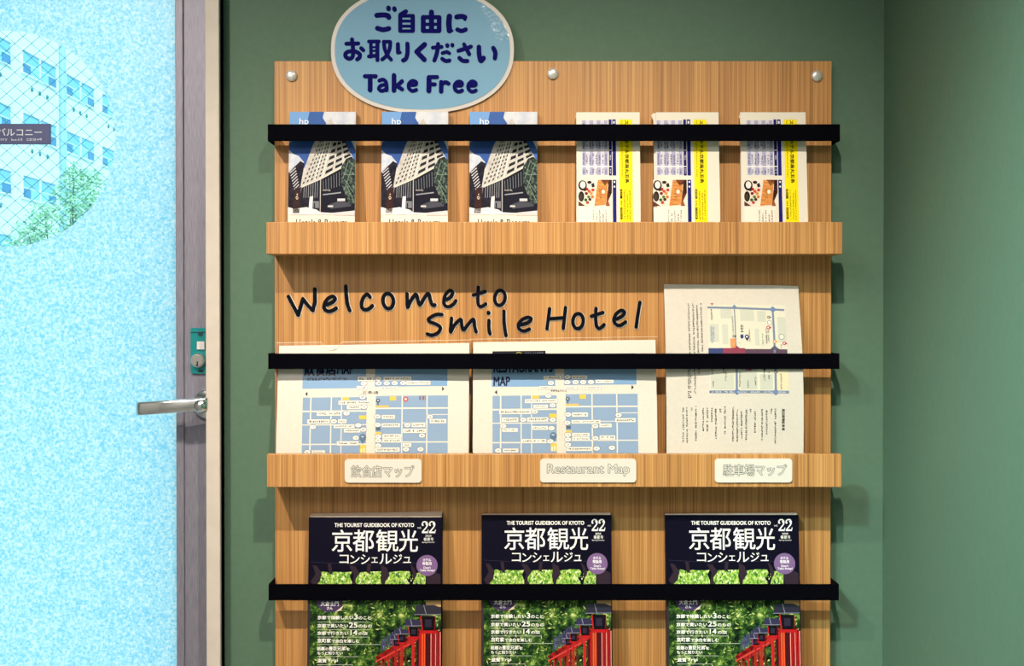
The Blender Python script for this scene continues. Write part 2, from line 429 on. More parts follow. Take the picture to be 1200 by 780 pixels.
bm_box(bm, wx(231.6, Y0), wx(233.2, Y0), Y0 - 0.0124, Y0 - 0.011, wz(428.5, Y0), wz(426.5, Y0), 1)
for f_ in bm.faces: f_.smooth = False
sub('key_cylinder', bm, [mat('nickel', (0.62, 0.6, 0.58, 1), 0.28, 1.0), mat('keyway_black', (0.004, 0.004, 0.006, 1), 0.6)], lock)
bm = bmesh.new(); bm_box(bm, wx(231, Y0), wx(240, Y0), Y0 - 0.003, Y0, wz(409.5, Y0), wz(400, Y0), 0, 0.0008)
sub('latch_button', bm, [mat('pale_grey_plastic', sr(215, 210, 212), 0.4)], lock)
# lever handle
bm = bmesh.new(); YH = DY - 0.05
rc = (wx(243.5, DY), DY, wz(473, DY))
lathe(bm, [(0.0245, 0), (0.0245, -0.006), (0.021, -0.0095), (0.013, -0.0105), (0.0115, -0.018), (0.0115, -0.05), (0.0095, -0.056), (0.002, -0.058)], 36, 0, 'Y', rc)
def lever():
    secs = []
    x0, x1 = wx(159.5, YH), wx(243, YH); zt0, zb0 = wz(471, YH), wz(487, YH); zt1, zb1 = wz(465, YH), wz(481, YH)
    for k in range(15):
        t = k / 14; x = x0 + (x1 - x0) * t
        zt, zb = zt0 + (zt1 - zt0) * t, zb0 + (zb1 - zb0) * t; zc, hh = (zt + zb) / 2, (zt - zb) / 2
        y = YH + 0.004 - 0.006 * math.sin(math.pi * min(1, t * 1.1)); tk = 0.0042 + 0.004 * t
        sec = []
        for q in range(16):
            a = 2 * math.pi * q / 16; ca, sa = math.cos(a), math.sin(a)
            sec.append(bm.verts.new((x, y + tk * math.copysign(abs(ca) ** .5, ca), zc + hh * math.copysign(abs(sa) ** .45, sa))))
        secs.append(sec)
    for a, b in zip(secs, secs[1:]):
        for q in range(16): bm.faces.new((a[q], a[(q + 1) % 16], b[(q + 1) % 16], b[q])).smooth = True
    bm.faces.new(secs[0]); bm.faces.new(secs[-1])
lever(); bmesh.ops.recalc_face_normals(bm, faces=bm.faces)
dpart('door_handle', bm, [CHROME])['label'] = 'satin chrome lever handle pointing left'

# ------------------------------------------------------------------ outside
gz = -6.0
struct(box('ground', -90, 40, 1.5, 160, gz - 0.2, gz, noisy('pale_paving', (0.42, 0.44, 0.43, 1), (0.5, 0.52, 0.5, 1), 0.6, 0.9)))
bx = -23.5
bld = empty('apartment_building', (bx - 6, 66, gz))
tag(bld, 'white apartment building with rows of windows seen through the clear glass circle', 'building')
def bpart(name, bm, m, par=None, loc=None):
    o = bm_obj(name, bm, m)
    o.parent = par or bld
    if par is None: o.location = (loc or Vector((0, 0, 0))) - Vector(bld.location) if loc is not None else -Vector(bld.location)
    return o
WHITEWALL = noisy('white_render', (0.74, 0.74, 0.72, 1), (0.8, 0.8, 0.78, 1), 1.5, 0.85)
DEP = lambda px: 23.5 * F / (600 - px) + CY
bm = bmesh.new(); bm_box(bm, bx - 12, bx, 38, 96, gz, 24); bm_box(bm, bx - 12.2, bx + 0.2, 37.8, 96.2, 24, 24.6)
bpart('wall', bm, [WHITEWALL])
bm = bmesh.new(); lathe(bm, [(0.19, gz), (0.19, 24)], 10, 0, 'Z', (bx + 0.12, DEP(71.2), 0)); bpart('drainpipe', bm, [mat('pipe_grey', sr(150, 178, 200), 0.5)])
WGL = mat('blue_window_glass', sr(128, 172, 198), 0.3, 0, 0.2)
DKG = mat('dark_window_glass', sr(70, 118, 158), 0.3, 0, 0.2)
LGL = mat('pale_window_glass', sr(150, 192, 212), 0.3, 0, 0.2)
first = None
cols = [DEP(25) - 6.05, DEP(25), DEP(76), DEP(118.3)]
WL, WH = DEP(66) - DEP(25), 1.22
def window(y, z):
    root = empty('window'); root.parent = bld; root.location = Vector((bx, y, z)) - Vector(bld.location)
    bm = bmesh.new()
    for a, b, c, d in ((0, WL, WH - 0.09, WH), (0, WL, 0, 0.08), (0, 0.08, 0.08, WH - .09), (WL - .08, WL, 0.08, WH - .09), (WL / 2 - .06, WL / 2 + .06, 0.08, WH - .09)):
        bm_box(bm, 0.0, 0.1, a, b, c, d)
    bm_box(bm, 0, 0.07, .08, WL / 2 - .09, WH * .44, WH * .48); bm_box(bm, 0, 0.07, WL / 2 + .09, WL - .08, WH * .44, WH * .48)
    bm_obj('window_frame', bm, [WHITEWALL], root)
    box('pane', 0.0, 0.04, .08, WL - .08, .08, WH - .09, WGL, root)
    box('lower_pane', 0.0, 0.055, .08, WL - .08, .08, WH * .44, LGL, root)
    for a in (.1, WL - .1 - WL * .22): box('opening', 0.0, 0.065, a, a + WL * .22, .09, WH * .43, DKG, root)
    for k in range(3):
        bm = bmesh.new(); lathe(bm, [(0.001, 0.09), (0.1, 0.06), (0.11, 0)], 12, 0, 'X', (0, WL * (.3 + .22 * k), -0.55))
        bm_obj('vent', bm, [mat('vent_grey', sr(70, 120, 130), 0.6)], root)
    return root
for z in (14.5, 11.5, 8.5, 5.5):
    for y in cols:
        if first is None: first = window(y, z - WH); continue
        r = first.copy(); COL.objects.link(r); r.parent = bld; r.location = Vector((bx, y, z - WH)) - Vector(bld.location)
        for ch in first.children:
            c = ch.copy(); COL.objects.link(c); c.parent = r
# tree
tx, ty = wx(78, 27.9), 27.9
tree = empty('tree', (tx, ty, gz)); tag(tree, 'bushy green tree in front of the white apartment building', 'tree')
bm = bmesh.new()
def limb(a, b, r0, r1):
    a, b = Vector(a), Vector(b); d = (b - a).normalized(); u = d.orthogonal().normalized(); v = d.cross(u)
    A = [bm.verts.new(a + (u * math.cos(k * math.pi / 4) + v * math.sin(k * math.pi / 4)) * r0) for k in range(8)]
    B = [bm.verts.new(b + (u * math.cos(k * math.pi / 4) + v * math.sin(k * math.pi / 4)) * r1) for k in range(8)]
    for k in range(8): bm.faces.new((A[k], A[(k + 1) % 8], B[(k + 1) % 8], B[k])).smooth = True
    bm.faces.new(B); bm.faces.new(A)
limb((0, 0, 0), (0.1, 0, 3.0), 0.16, 0.12); limb((0.1, 0, 2.9), (0, 0.1, 6.5), 0.12, 0.06)
blobs = []
rt = random.Random(11)
for px, py, r in ((88, 205, .36), (78, 225, .45), (108, 212, .34), (58, 255, .45), (88, 250, .55), (112, 235, .42), (40, 275, .42), (65, 285, .6), (100, 275, .6), (125, 262, .5), (25, 296, .4), (50, 320, .7), (95, 320, .8), (0, 330, .6), (125, 310, .6)):
    c = Vector((wx(px, ty) - tx, rt.uniform(-.4, .4), wz(py, ty) - gz)); blobs.append((c, r)); limb((0, 0, 5.0 + rt.random()), c, 0.04, 0.012)
bm_obj('trunk', bm, [noisy('bark', (0.10, 0.08, 0.06, 1), (0.2, 0.16, 0.12, 1), 8, 0.9)], tree)
bm = bmesh.new()
for c, r in blobs:
    for _ in range(int(330 * r / .5)):
        d = Vector((rt.gauss(0, 1), rt.gauss(0, 1), rt.gauss(0, 1))).normalized() * r * rt.random() ** .45
        p = c + Vector((d.x, d.y, d.z * .85)); ax = Vector((rt.gauss(0, 1), rt.gauss(0, 1), rt.gauss(0, .5))).normalized(); bx_ = ax.orthogonal().normalized(); bx_.rotate(Matrix.Rotation(rt.random() * 6, 3, ax))
        l, wd = rt.uniform(.05, .09), rt.uniform(.018, .03)
        f = bm.faces.new([bm.verts.new(p + ax * l), bm.verts.new(p + bx_ * wd), bm.verts.new(p - ax * l), bm.verts.new(p - bx_ * wd)]); f.material_index = rt.randrange(3)
bm_obj('foliage', bm, [mat('leaf_a', (0.34, 0.50, 0.30, 1), .6), mat('leaf_b', (0.48, 0.64, 0.42, 1), .6), mat('leaf_c', (0.66, 0.76, 0.58, 1), .6)], tree)

# balcony door sign on the glass
YP = GY - 0.004
bs = empty('door_sign', (wx(12, YP), YP, wz(169, YP))); tag(bs, 'dark grey door plate with white balcony lettering on the clear glass circle', 'sign')
PW, PH = wx(60, YP) - wx(-36, YP), wz(145, YP) - wz(169.2, YP)
box('plate', -PW / 2, PW / 2, 0, 0.0036, 0, PH, mat('plate_grey', sr(84, 90, 132), 0.4, 0.2), bs, 0.0008)
p = Print(-36, 60, 145, 169.2, PW, PH)
p.text('バルコニー', -2.2, 150.6, 49.8, 159.2, (236, 240, 250), 1, 0.01)
p.text('tory', -0.5, 162, 9.5, 165.8, (220, 226, 240)); p.scrib(14, 162, 27.8, 165.2, (220, 226, 240)); p.scrib(32, 162, 50, 165.2, (220, 226, 240))
p.build('lettering', bs)

# ------------------------------------------------------------------ the wooden rack
BX0, BX1 = wx(322, 0), wx(974, 0); ZT = wz(71.5, 0); LIPY = -0.070
rack = empty('brochure_rack', ((BX0 + BX1) / 2, WALL, 0.55)); tag(rack, 'wall mounted oak brochure rack with three shelves and black rails', 'rack')
RL = Vector(rack.location)
def rp(name, bm, m, par=None, smooth=False):
    o = bm_obj(name, bm, m, None, smooth); o.parent = par or rack
    if par is None: o.matrix_parent_inverse = Matrix.Translation(-RL)
    return o
bm = bmesh.new(); bm_box(bm, BX0, BX1, 0, WALL, 0.55, ZT, 0, 0.0008)
board = rp('back_board', bm, [WOOD])
lipz = [(wz(297.5, LIPY), wz(260, LIPY)), (wz(570.5, LIPY), wz(532, LIPY)), (wz(843, LIPY), wz(805, LIPY))]
shelves = []; FLOOR = []
for k, (z0, z1) in enumerate(lipz):
    bm = bmesh.new()
    bm_box(bm, BX0, BX1, LIPY, LIPY + 0.016, z0, z1, 0, 0.0008)
    bm_box(bm, BX0, BX1, LIPY + 0.016, 0, z0, z0 + 0.012, 0, 0.0004)
    s = rp('shelf', bm, [WOOD]); shelves.append(s); FLOOR.append(z0 + 0.0122)
RY = -0.044
for (a, b) in ((165, 145.5), (432.2, 414), (703.2, 684.3)):
    bm = bmesh.new(); z0, z1 = wz(a, RY), wz(b, RY)
    bm_box(bm, BX0 - 0.0026, BX1 + 0.0026, RY, RY + 0.003, z0, z1, 0, 0.0005)
    bm_box(bm, BX0 - 0.0026, BX0 - 0.0002, RY + 0.003, 0.014, z0, z1, 0); bm_box(bm, BX1 + 0.0002, BX1 + 0.0026, RY + 0.003, 0.014, z0, z1, 0)
    rp('rail', bm, [BLACK])['label'] = 'black flat metal retaining rail'
# screw caps
for px, py in ((342.2, 89), (647.6, 86.7), (956.5, 89.2)):
    bm = bmesh.new(); lathe(bm, [(0.0092, 0), (0.0092, -0.002), (0.0088, -0.0032), (0.0072, -0.0045), (0.0045, -0.0054), (0.0004, -0.0057)], 32, 0, 'Y', (wx(px, 0), 0, wz(py, 0)))
    bmesh.ops.recalc_face_normals(bm, faces=bm.faces)
    rp('screw_cap', bm, [CAPMETAL], board)['label'] = 'domed silver screw cap'
# stuck-on letters
LBLACK = mat('letter_black', (0.002, 0.003, 0.007, 1), 0.5, 0, 0.08); LWHITE = mat('letter_backing', sr(225, 215, 205), 0.6)
def ell(cx, cy, rx, ry, tilt=0.0):
    out = []
    for k in range(21):
        a = 2 * math.pi * k / 20 - 1.2; x, y = rx * math.cos(a), ry * math.sin(a)
        out.append((cx + x * math.cos(tilt) - y * math.sin(tilt), cy + x * math.sin(tilt) + y * math.cos(tilt)))
    return out
LET = [
 (2.25, [('p', [(338.3, 347.3), (343.5, 357.6), (349.7, 369), (352.3, 359.5), (355.2, 350), (360.8, 357.5), (366.8, 363.6), (369.3, 353.5), (369.2, 338.6)])]),
 (2.2, [('s', [(383.3, 356.7), (390, 353.8), (392.9, 349.8), (390, 347), (384.2, 350), (380.3, 356.7), (380.6, 362), (385, 364.5), (390, 363.5), (394, 361)])]),
 (2.2, [('s', [(405.4, 335.2), (406, 346.7), (407.5, 356.7), (410, 363.6)])]),
 (2.2, [('s', [(433.8, 348), (430.8, 344.6), (426.7, 347.5), (423.8, 355), (424.8, 361), (429, 362.7), (433.3, 361), (436.5, 358)])]),
 (2.2, [('p', ell(455, 352.5, 6.2, 8.9, -0.12))]),
 (2.2, [('s', [(477.1, 344), (477.4, 352), (477.9, 359.8), (481, 353), (487.3, 344.6), (489.6, 350.8), (492.2, 356.9), (496.7, 350), (502, 343.8), (504.6, 352), (507, 357.4), (509.6, 357)])]),
 (2.1, [('s', [(521, 351), (527.5, 348.6), (530.6, 343), (527.5, 340.2), (522.2, 345), (520.2, 352.5), (521.5, 357.8), (526.3, 359), (531.3, 356.2), (534.2, 352.2)])]),
 (2.1, [('s', [(560.6, 336.5), (560.1, 347), (560.6, 356.8), (564.2, 358.9), (569.2, 355.8)]), ('p', [(554.8, 345.5), (568.6, 341.4)])]),
 (2.1, [('p', ell(585.8, 348.8, 6.1, 8.9, 0.15))]),
 (2.1, [('s', [(518, 368.3), (511.3, 368.3), (503.3, 372.5), (503, 376.3), (511.3, 379.6), (516.2, 383.8), (513.4, 389.4), (506.6, 392.3), (500.8, 391)])]),
 (2.1, [('s', [(529.3, 372.6), (528.6, 380), (528.1, 388.6), (532, 381.5), (539.8, 373.9), (541.2, 380.6), (543.2, 386.3), (548.8, 379.6), (554.8, 373.9), (556.2, 382.5), (558, 388.6)])]),
 (2.1, [('s', [(573, 375.2), (572.8, 383.8), (574.2, 391)]), ('d', [(572.5, 366.4)])]),
 (2.1, [('s', [(590.6, 364.5), (590.7, 377.5), (591.9, 387.5), (593, 393)])]),
 (2.1, [('s', [(610.2, 380.4), (618.7, 377.7), (622.4, 373.5), (618.7, 371.6), (612, 374.2), (607.5, 380), (608.9, 385.6), (614, 387.6), (620.4, 385.4)])]),
 (2.1, [('p', [(644, 361.5), (641, 385)]), ('p', [(662.7, 360.2), (660, 384.6)]), ('p', [(642.7, 373.4), (661.4, 372)])]),
 (2.1, [('p', ell(677.3, 376, 6.1, 8.9, 0.08))]),
 (2.1, [('s', [(698.4, 361), (698, 373.7), (699.3, 382.6), (703.1, 384.3), (707.8, 380.2)]), ('p', [(693, 370.3), (706.4, 366)])]),
 (2.1, [('s', [(722.2, 373.7), (729, 370.2), (731.7, 365.6), (728, 363.5), (722.2, 367.4), (719.2, 374.5), (721.5, 379.6), (726.7, 381), (733, 377)])]),
 (2.1, [('s', [(749.8, 354.2), (747.4, 368), (745.4, 383)])]),
]
for r, strokes in LET:
    bm = bmesh.new(); rr = r / F * -CY
    for kind, pts in strokes:
        q = smooth_path(pts, 4) if kind == 's' else pts
        if kind == 'd': rr *= 1.25
        w_ = [(wx(a, 0), wz(b, 0)) for a, b in q]
        stroke_prisms(bm, [(a + 0.0005, b - 0.0007) for a, b in w_], rr + 0.0008, -0.0008, -0.00005, 0)
        stroke_prisms(bm, w_, rr, -0.0022, -0.0008, 1)
    rp('letter', bm, [LWHITE, LBLACK], board)
# name plates on the middle shelf
PLATE = mat('plate_white', sr(222, 217, 208), 0.4)
for (a, b, c, d, txt, ta, tb, tc_, td) in ((404, 494, 537.5, 565, '飲食店マップ', 411.5, 485, 545, 558.7), (633, 745.5, 537, 564.7, 'Restaurant Map', 641.5, 737.5, 543.5, 557.3), (837.7, 928.3, 537, 564.8, '駐車場マップ', 847.5, 921.5, 543.8, 557)):
    bm = bmesh.new()
    bm_prism(bm, rrect(wx(a, LIPY), wx(b, LIPY), wz(d, LIPY), wz(c, LIPY), 0.0055), LIPY - 0.0028, LIPY - 0.00005, 0)
    pl = rp('name_plate', bm, [PLATE], shelves[1]); pl['label'] = 'white plate reading ' + txt
    vs, fs = glyphs(txt, 0.0)
    bm = bmesh.new()
    for n in range(9):
        k = 1 if n == 8 else 0; ox, oy = (0, 0) if k else (0.62 * math.cos(n * math.pi / 4), 0.62 * math.sin(n * math.pi / 4))
        q = [bm.verts.new((wx(ta + ox + x * (tb - ta), LIPY), LIPY - 0.0029 - n * 0.00002, wz(td + oy - y * (td - tc_), LIPY))) for x, y in vs]
        for f in fs:
            g = bm.faces.new([q[i] for i in f]); g.material_index = k
    o = rp('plate_lettering', bm, [mat('plate_outline_grey', sr(96, 98, 94), 0.5), PLATE], shelves[1])

# ------------------------------------------------------------------ the oval sign at the top
SY = -0.0045
sg = empty('take_free_sign', (wx(495, SY), -0.0002, wz(133, SY))); tag(sg, 'pale blue oval sign with white rim reading Take Free above the rack', 'sign')
scx, scz = 495.2, 58.5
def sup(rx, ry, n=80, e=2.25):
    out = []
    for k in range(n):
        a = 2 * math.pi * k / n; c, s = math.cos(a), math.sin(a)
        out.append((wx(scx + rx * math.copysign(abs(c) ** (2 / e), c), SY), wz(scz - ry * math.copysign(abs(s) ** (2 / e), s), SY)))
    return out
SL = Vector(sg.location)
def sp(name, bm, m):
    o = bm_obj(name, bm, m); o.parent = sg; o.matrix_parent_inverse = Matrix.Translation(-SL); return o
bm = bmesh.new(); bm_prism(bm, sup(107, 74), SY, -0.0003, 0); sp('rim', bm, [mat('sign_white', sr(206, 200, 196), 0.35)])
def sign_blue():
    m = mat('sign_blue', sr(122, 166, 196), 0.5, 0, 0.15, 0.0); nt, N, L, b = nodes(m)
    tc = N.new('ShaderNodeTexCoord'); n = N.new('ShaderNodeTexNoise'); n.inputs['Scale'].default_value = 180; n.inputs['Detail'].default_value = 2
    L.new(tc.outputs['Object'], n.inputs['Vector'])
    # wrinkled laminate near the upper right rim
    vm = N.new('ShaderNodeVectorMath'); vm.operation = 'DISTANCE'; vm.inputs[1].default_value = (wx(495, SY), SY, wz(66, SY))
    L.new(tc.outputs['Object'], vm.inputs[0])
    rp_ = ramp(nt, [(0.118, (0, 0, 0, 1)), (0.126, (1, 1, 1, 1))]); L.new(vm.outputs['Value'], rp_.inputs[0])
    sx = N.new('ShaderNodeSeparateXYZ'); L.new(tc.outputs['Object'], sx.inputs[0])
    gt = N.new('ShaderNodeMath'); gt.operation = 'GREATER_THAN'; gt.inputs[1].default_value = wx(556, SY); L.new(sx.outputs[0], gt.inputs[0])
    gz_ = N.new('ShaderNodeMath'); gz_.operation = 'GREATER_THAN'; gz_.inputs[1].default_value = wz(48, SY); L.new(sx.outputs[2], gz_.inputs[0])
    m1 = N.new('ShaderNodeMath'); m1.operation = 'MULTIPLY'; L.new(rp_.outputs[0], m1.inputs[0]); L.new(gt.outputs[0], m1.inputs[1])
    m2 = N.new('ShaderNodeMath'); m2.operation = 'MULTIPLY'; L.new(m1.outputs[0], m2.inputs[0]); L.new(gz_.outputs[0], m2.inputs[1])
    m3 = N.new('ShaderNodeMath'); m3.operation = 'MULTIPLY'; L.new(m2.outputs[0], m3.inputs[0]); m3.inputs[1].default_value = 1.0
    L.new(m2.outputs[0], b.inputs['Coat Weight'])
    bp = N.new('ShaderNodeBump'); bp.inputs['Distance'].default_value = 0.003; L.new(m3.outputs[0], bp.inputs['Strength']); L.new(n.outputs[0], bp.inputs['Height'])
    L.new(bp.outputs[0], b.inputs['Normal']); L.new(bp.outputs[0], b.inputs['Coat Normal']); b.inputs['Coat Roughness'].default_value = 0.11
    return m
bm = bmesh.new(); bm_prism(bm, sup(102.5, 69.8), SY - 0.0006, SY - 0.00005, 0); sp('face', bm, [sign_blue()])
NAVY = mat('sign_navy', sr(8, 8, 92), 0.6, 0, 0.05)
def e_(dx, dy):
    b = [(534.2, 100.4), (541, 100), (541.2, 96.8), (537, 95.6), (533, 99.3), (533.4, 104.8), (537.4, 107.4), (541.7, 106)]
    return ('s', 2.1, [(x + dx, y + dy) for x, y in b])
SIGN = [
 ('s', 3, [(442, 18.2), (448.7, 17.6), (454.6, 18.4), (456, 20.6)]), ('s', 2.9, [(442.7, 33.2), (449.3, 35), (456, 33.6)]), ('p', 2.7, [(455.6, 9.4), (455.8, 10.8)]), ('p', 2.6, [(462.4, 10), (462.9, 11.6)]),
 ('p', 2.5, [(469.4, 18), (469.4, 36.2)]), ('p', 2.6, [(484, 19), (484, 36)]), ('p', 2.2, [(469.4, 18.6), (484, 18.7)]), ('p', 1.8, [(469.4, 24.8), (484, 24.8)]), ('p', 1.8, [(469.4, 30.8), (484, 30.8)]), ('p', 2.1, [(469.2, 36.6), (484.2, 36.6)]), ('p', 2.6, [(469.6, 17.4), (476, 13.6)]),
 ('p', 2.9, [(496.3, 20.5), (496.2, 36)]), ('p', 3, [(505.9, 14.4), (505.9, 36)]), ('p', 2.8, [(514.8, 20.6), (514.8, 36)]), ('p', 2.5, [(496.5, 20.3), (514.8, 20.3)]), ('p', 1.9, [(496, 28.6), (514.8, 28.6)]), ('p', 2.5, [(496.4, 36.5), (514.8, 36.5)]),
 ('s', 3.3, [(526.8, 19.4), (526.2, 28), (527, 36)]), ('p', 1.6, [(527.5, 37), (530, 36.2)]), ('s', 3, [(535.4, 20), (541, 19.3), (544.8, 20.4)]), ('p', 2, [(545.6, 20), (545, 22.8)]), ('s', 2.6, [(536.2, 34.8), (541, 36.4), (545.8, 34.8)]),
 ('p', 2.4, [(406.4, 51.4), (420.2, 51.1)]), ('s', 2.4, [(413, 46.3), (413.9, 55), (414.2, 63), (413, 67.4), (409.3, 68.8), (405.6, 66.6), (405.6, 62.6), (409.8, 60.3), (417, 60.6), (421.8, 63.4), (421.6, 67.6), (418.9, 69.6)]), ('p', 2.3, [(423.7, 56.6), (426.2, 59)]),
 ('p', 2.1, [(432.6, 48.8), (444.4, 48.7)]), ('p', 2, [(435, 49.3), (435.2, 66.6)]), ('p', 2.3, [(442.6, 49.3), (442.6, 70.6)]), ('p', 1.2, [(435, 55.4), (442.6, 55.4)]), ('p', 1.3, [(435, 59.6), (442.6, 59.6)]), ('p', 2.2, [(432.6, 66.2), (441.7, 65.2)]),
 ('p', 2.1, [(450, 49), (457.6, 49)]), ('s', 2.2, [(450.3, 49.6), (451.2, 57.3), (454.4, 64.7), (458.6, 70)]), ('s', 2.2, [(457.8, 49.6), (456.8, 58), (453, 65.6), (448.2, 69.8)]),
 ('s', 2.4, [(466.6, 51.8), (466.8, 61.6)]), ('p', 1.8, [(467, 62), (469.3, 61.6)]), ('s', 2.5, [(477.7, 51.4), (477.8, 62), (476, 68.8), (472.8, 70.8)]),
 ('p', 2.9, [(497.8, 52.2), (488.6, 60.8), (497.5, 70)]),
 ('p', 2.2, [(507.4, 56), (517.8, 55)]), ('s', 2.4, [(513.6, 51.8), (512, 62.7), (509.2, 70.8)]), ('s', 2.1, [(518.8, 62.4), (523.5, 61), (526.8, 62.6)]), ('s', 2.3, [(518.4, 69), (522.4, 71.5), (526.8, 71)]), ('p', 2.4, [(524.3, 53.1), (524.5, 53.8)]), ('p', 2.3, [(530.2, 52.7), (530.4, 53.4)]),
 ('p', 2.3, [(537.4, 59.6), (552, 54.8)]), ('p', 2.3, [(544, 52.2), (547, 58), (550, 63.6)]), ('s', 2.4, [(538.5, 68), (542.3, 71.2), (547.8, 71.6)]),
 ('s', 2.7, [(561.3, 55.2), (561.7, 65.3), (563.7, 71.4), (566.8, 68)]), ('s', 2.6, [(578.2, 56.4), (580.5, 61.6), (580, 68.2)]),
 ('p', 2.4, [(428, 89.4), (440.6, 89.4)]), ('p', 2.7, [(434.3, 90), (434, 105.6)]),
 ('s', 2.2, [(444.9, 94.6), (449.3, 93.4), (452.8, 96.8), (453.4, 105.8)]), ('s', 2.1, [(452.6, 99.2), (447, 100.2), (444.2, 103.8), (447.3, 106.6), (452, 105)]),
 ('p', 2.7, [(462, 88.4), (462, 106)]), ('p', 2.3, [(471.4, 95.2), (465.3, 100.7), (471.5, 104.8)]),
 e_(-53.6, -0.8),
 ('p', 2.9, [(503, 91), (502.8, 106.4)]), ('p', 2.3, [(503.3, 90.4), (512.4, 90.4)]), ('p', 2.3, [(503.3, 98.9), (509.8, 98.9)]),
 ('p', 2.6, [(517.3, 96.4), (517.2, 107.2)]), ('s', 2.3, [(518, 98.4), (522.4, 96.4), (526, 98.2)]),
 e_(0, 0), e_(16, 0),
]
bm = bmesh.new()
for kind, r, pts in SIGN:
    q = smooth_path(pts, 4) if kind == 's' else pts
    stroke_prisms(bm, [(wx(a, SY), wz(b, SY)) for a, b in q], r / F * -CY, SY - 0.0009, SY - 0.0006, 0)
sp('lettering', bm, [NAVY])

# ------------------------------------------------------------------ hotel photo leaflets (top shelf, left)
WHT = (238, 236, 232)
def noise_ink(key, stops, scale, detail=3, stretch=(1, 1, 1)):
    m = mat(key, (0.5, 0.5, 0.5, 1), 0.45, 0, 0.1); nt, N, L, b = nodes(m)
    tc = N.new('ShaderNodeTexCoord'); mp = N.new('ShaderNodeMapping'); mp.inputs['Scale'].default_value = stretch
    n = N.new('ShaderNodeTexNoise'); n.inputs['Scale'].default_value = scale; n.inputs['Detail'].default_value = detail; n.inputs['Roughness'].default_value = 0.65
    L.new(tc.outputs['Object'], mp.inputs[0]); L.new(mp.outputs[0], n.inputs['Vector'])
    r = ramp(nt, stops); L.new(n.outputs[0], r.inputs[0]); L.new(r.outputs[0], b.inputs['Base Color']); return m
SKY = noise_ink('print_sky', [(0.3, sr(40, 74, 146)), (0.7, sr(74, 114, 186))], 9)
CLOUD = noise_ink('print_cloud', [(0.3, sr(180, 190, 212)), (0.6, sr(216, 219, 228))], 40)
STONE = noise_ink('print_stone', [(0.3, sr(180, 175, 170)), (0.7, sr(214, 210, 206))], 120)
DARKF = noise_ink('print_podium', [(0.35, sr(10, 10, 26)), (0.7, sr(40, 38, 56))], 90)
BRANCH = noise_ink('print_branches', [(0.40, sr(16, 24, 28)), (0.52, sr(50, 66, 62)), (0.66, sr(120, 136, 122))], 210, 4)
def lerp(a, b, t): return (a[0] + (b[0] - a[0]) * t, a[1] + (b[1] - a[1]) * t)
def quadgrid(p, TL, TR, BR, BL, nc, nr, m, fx=(.25, .75), fy=(.25, .8), lay=4, skip=None):
    for i in range(nc):
        for j in range(nr):
            if skip and skip(i, j): continue
            q = []
            for (a, b) in ((fx[0], fy[0]), (fx[1], fy[0]), (fx[1], fy[1]), (fx[0], fy[1])):
                s, t = (i + a) / nc, (j + b) / nr; q.append(lerp(lerp(TL, TR, s), lerp(BL, BR, s), t))
            p.poly(q, m, lay)
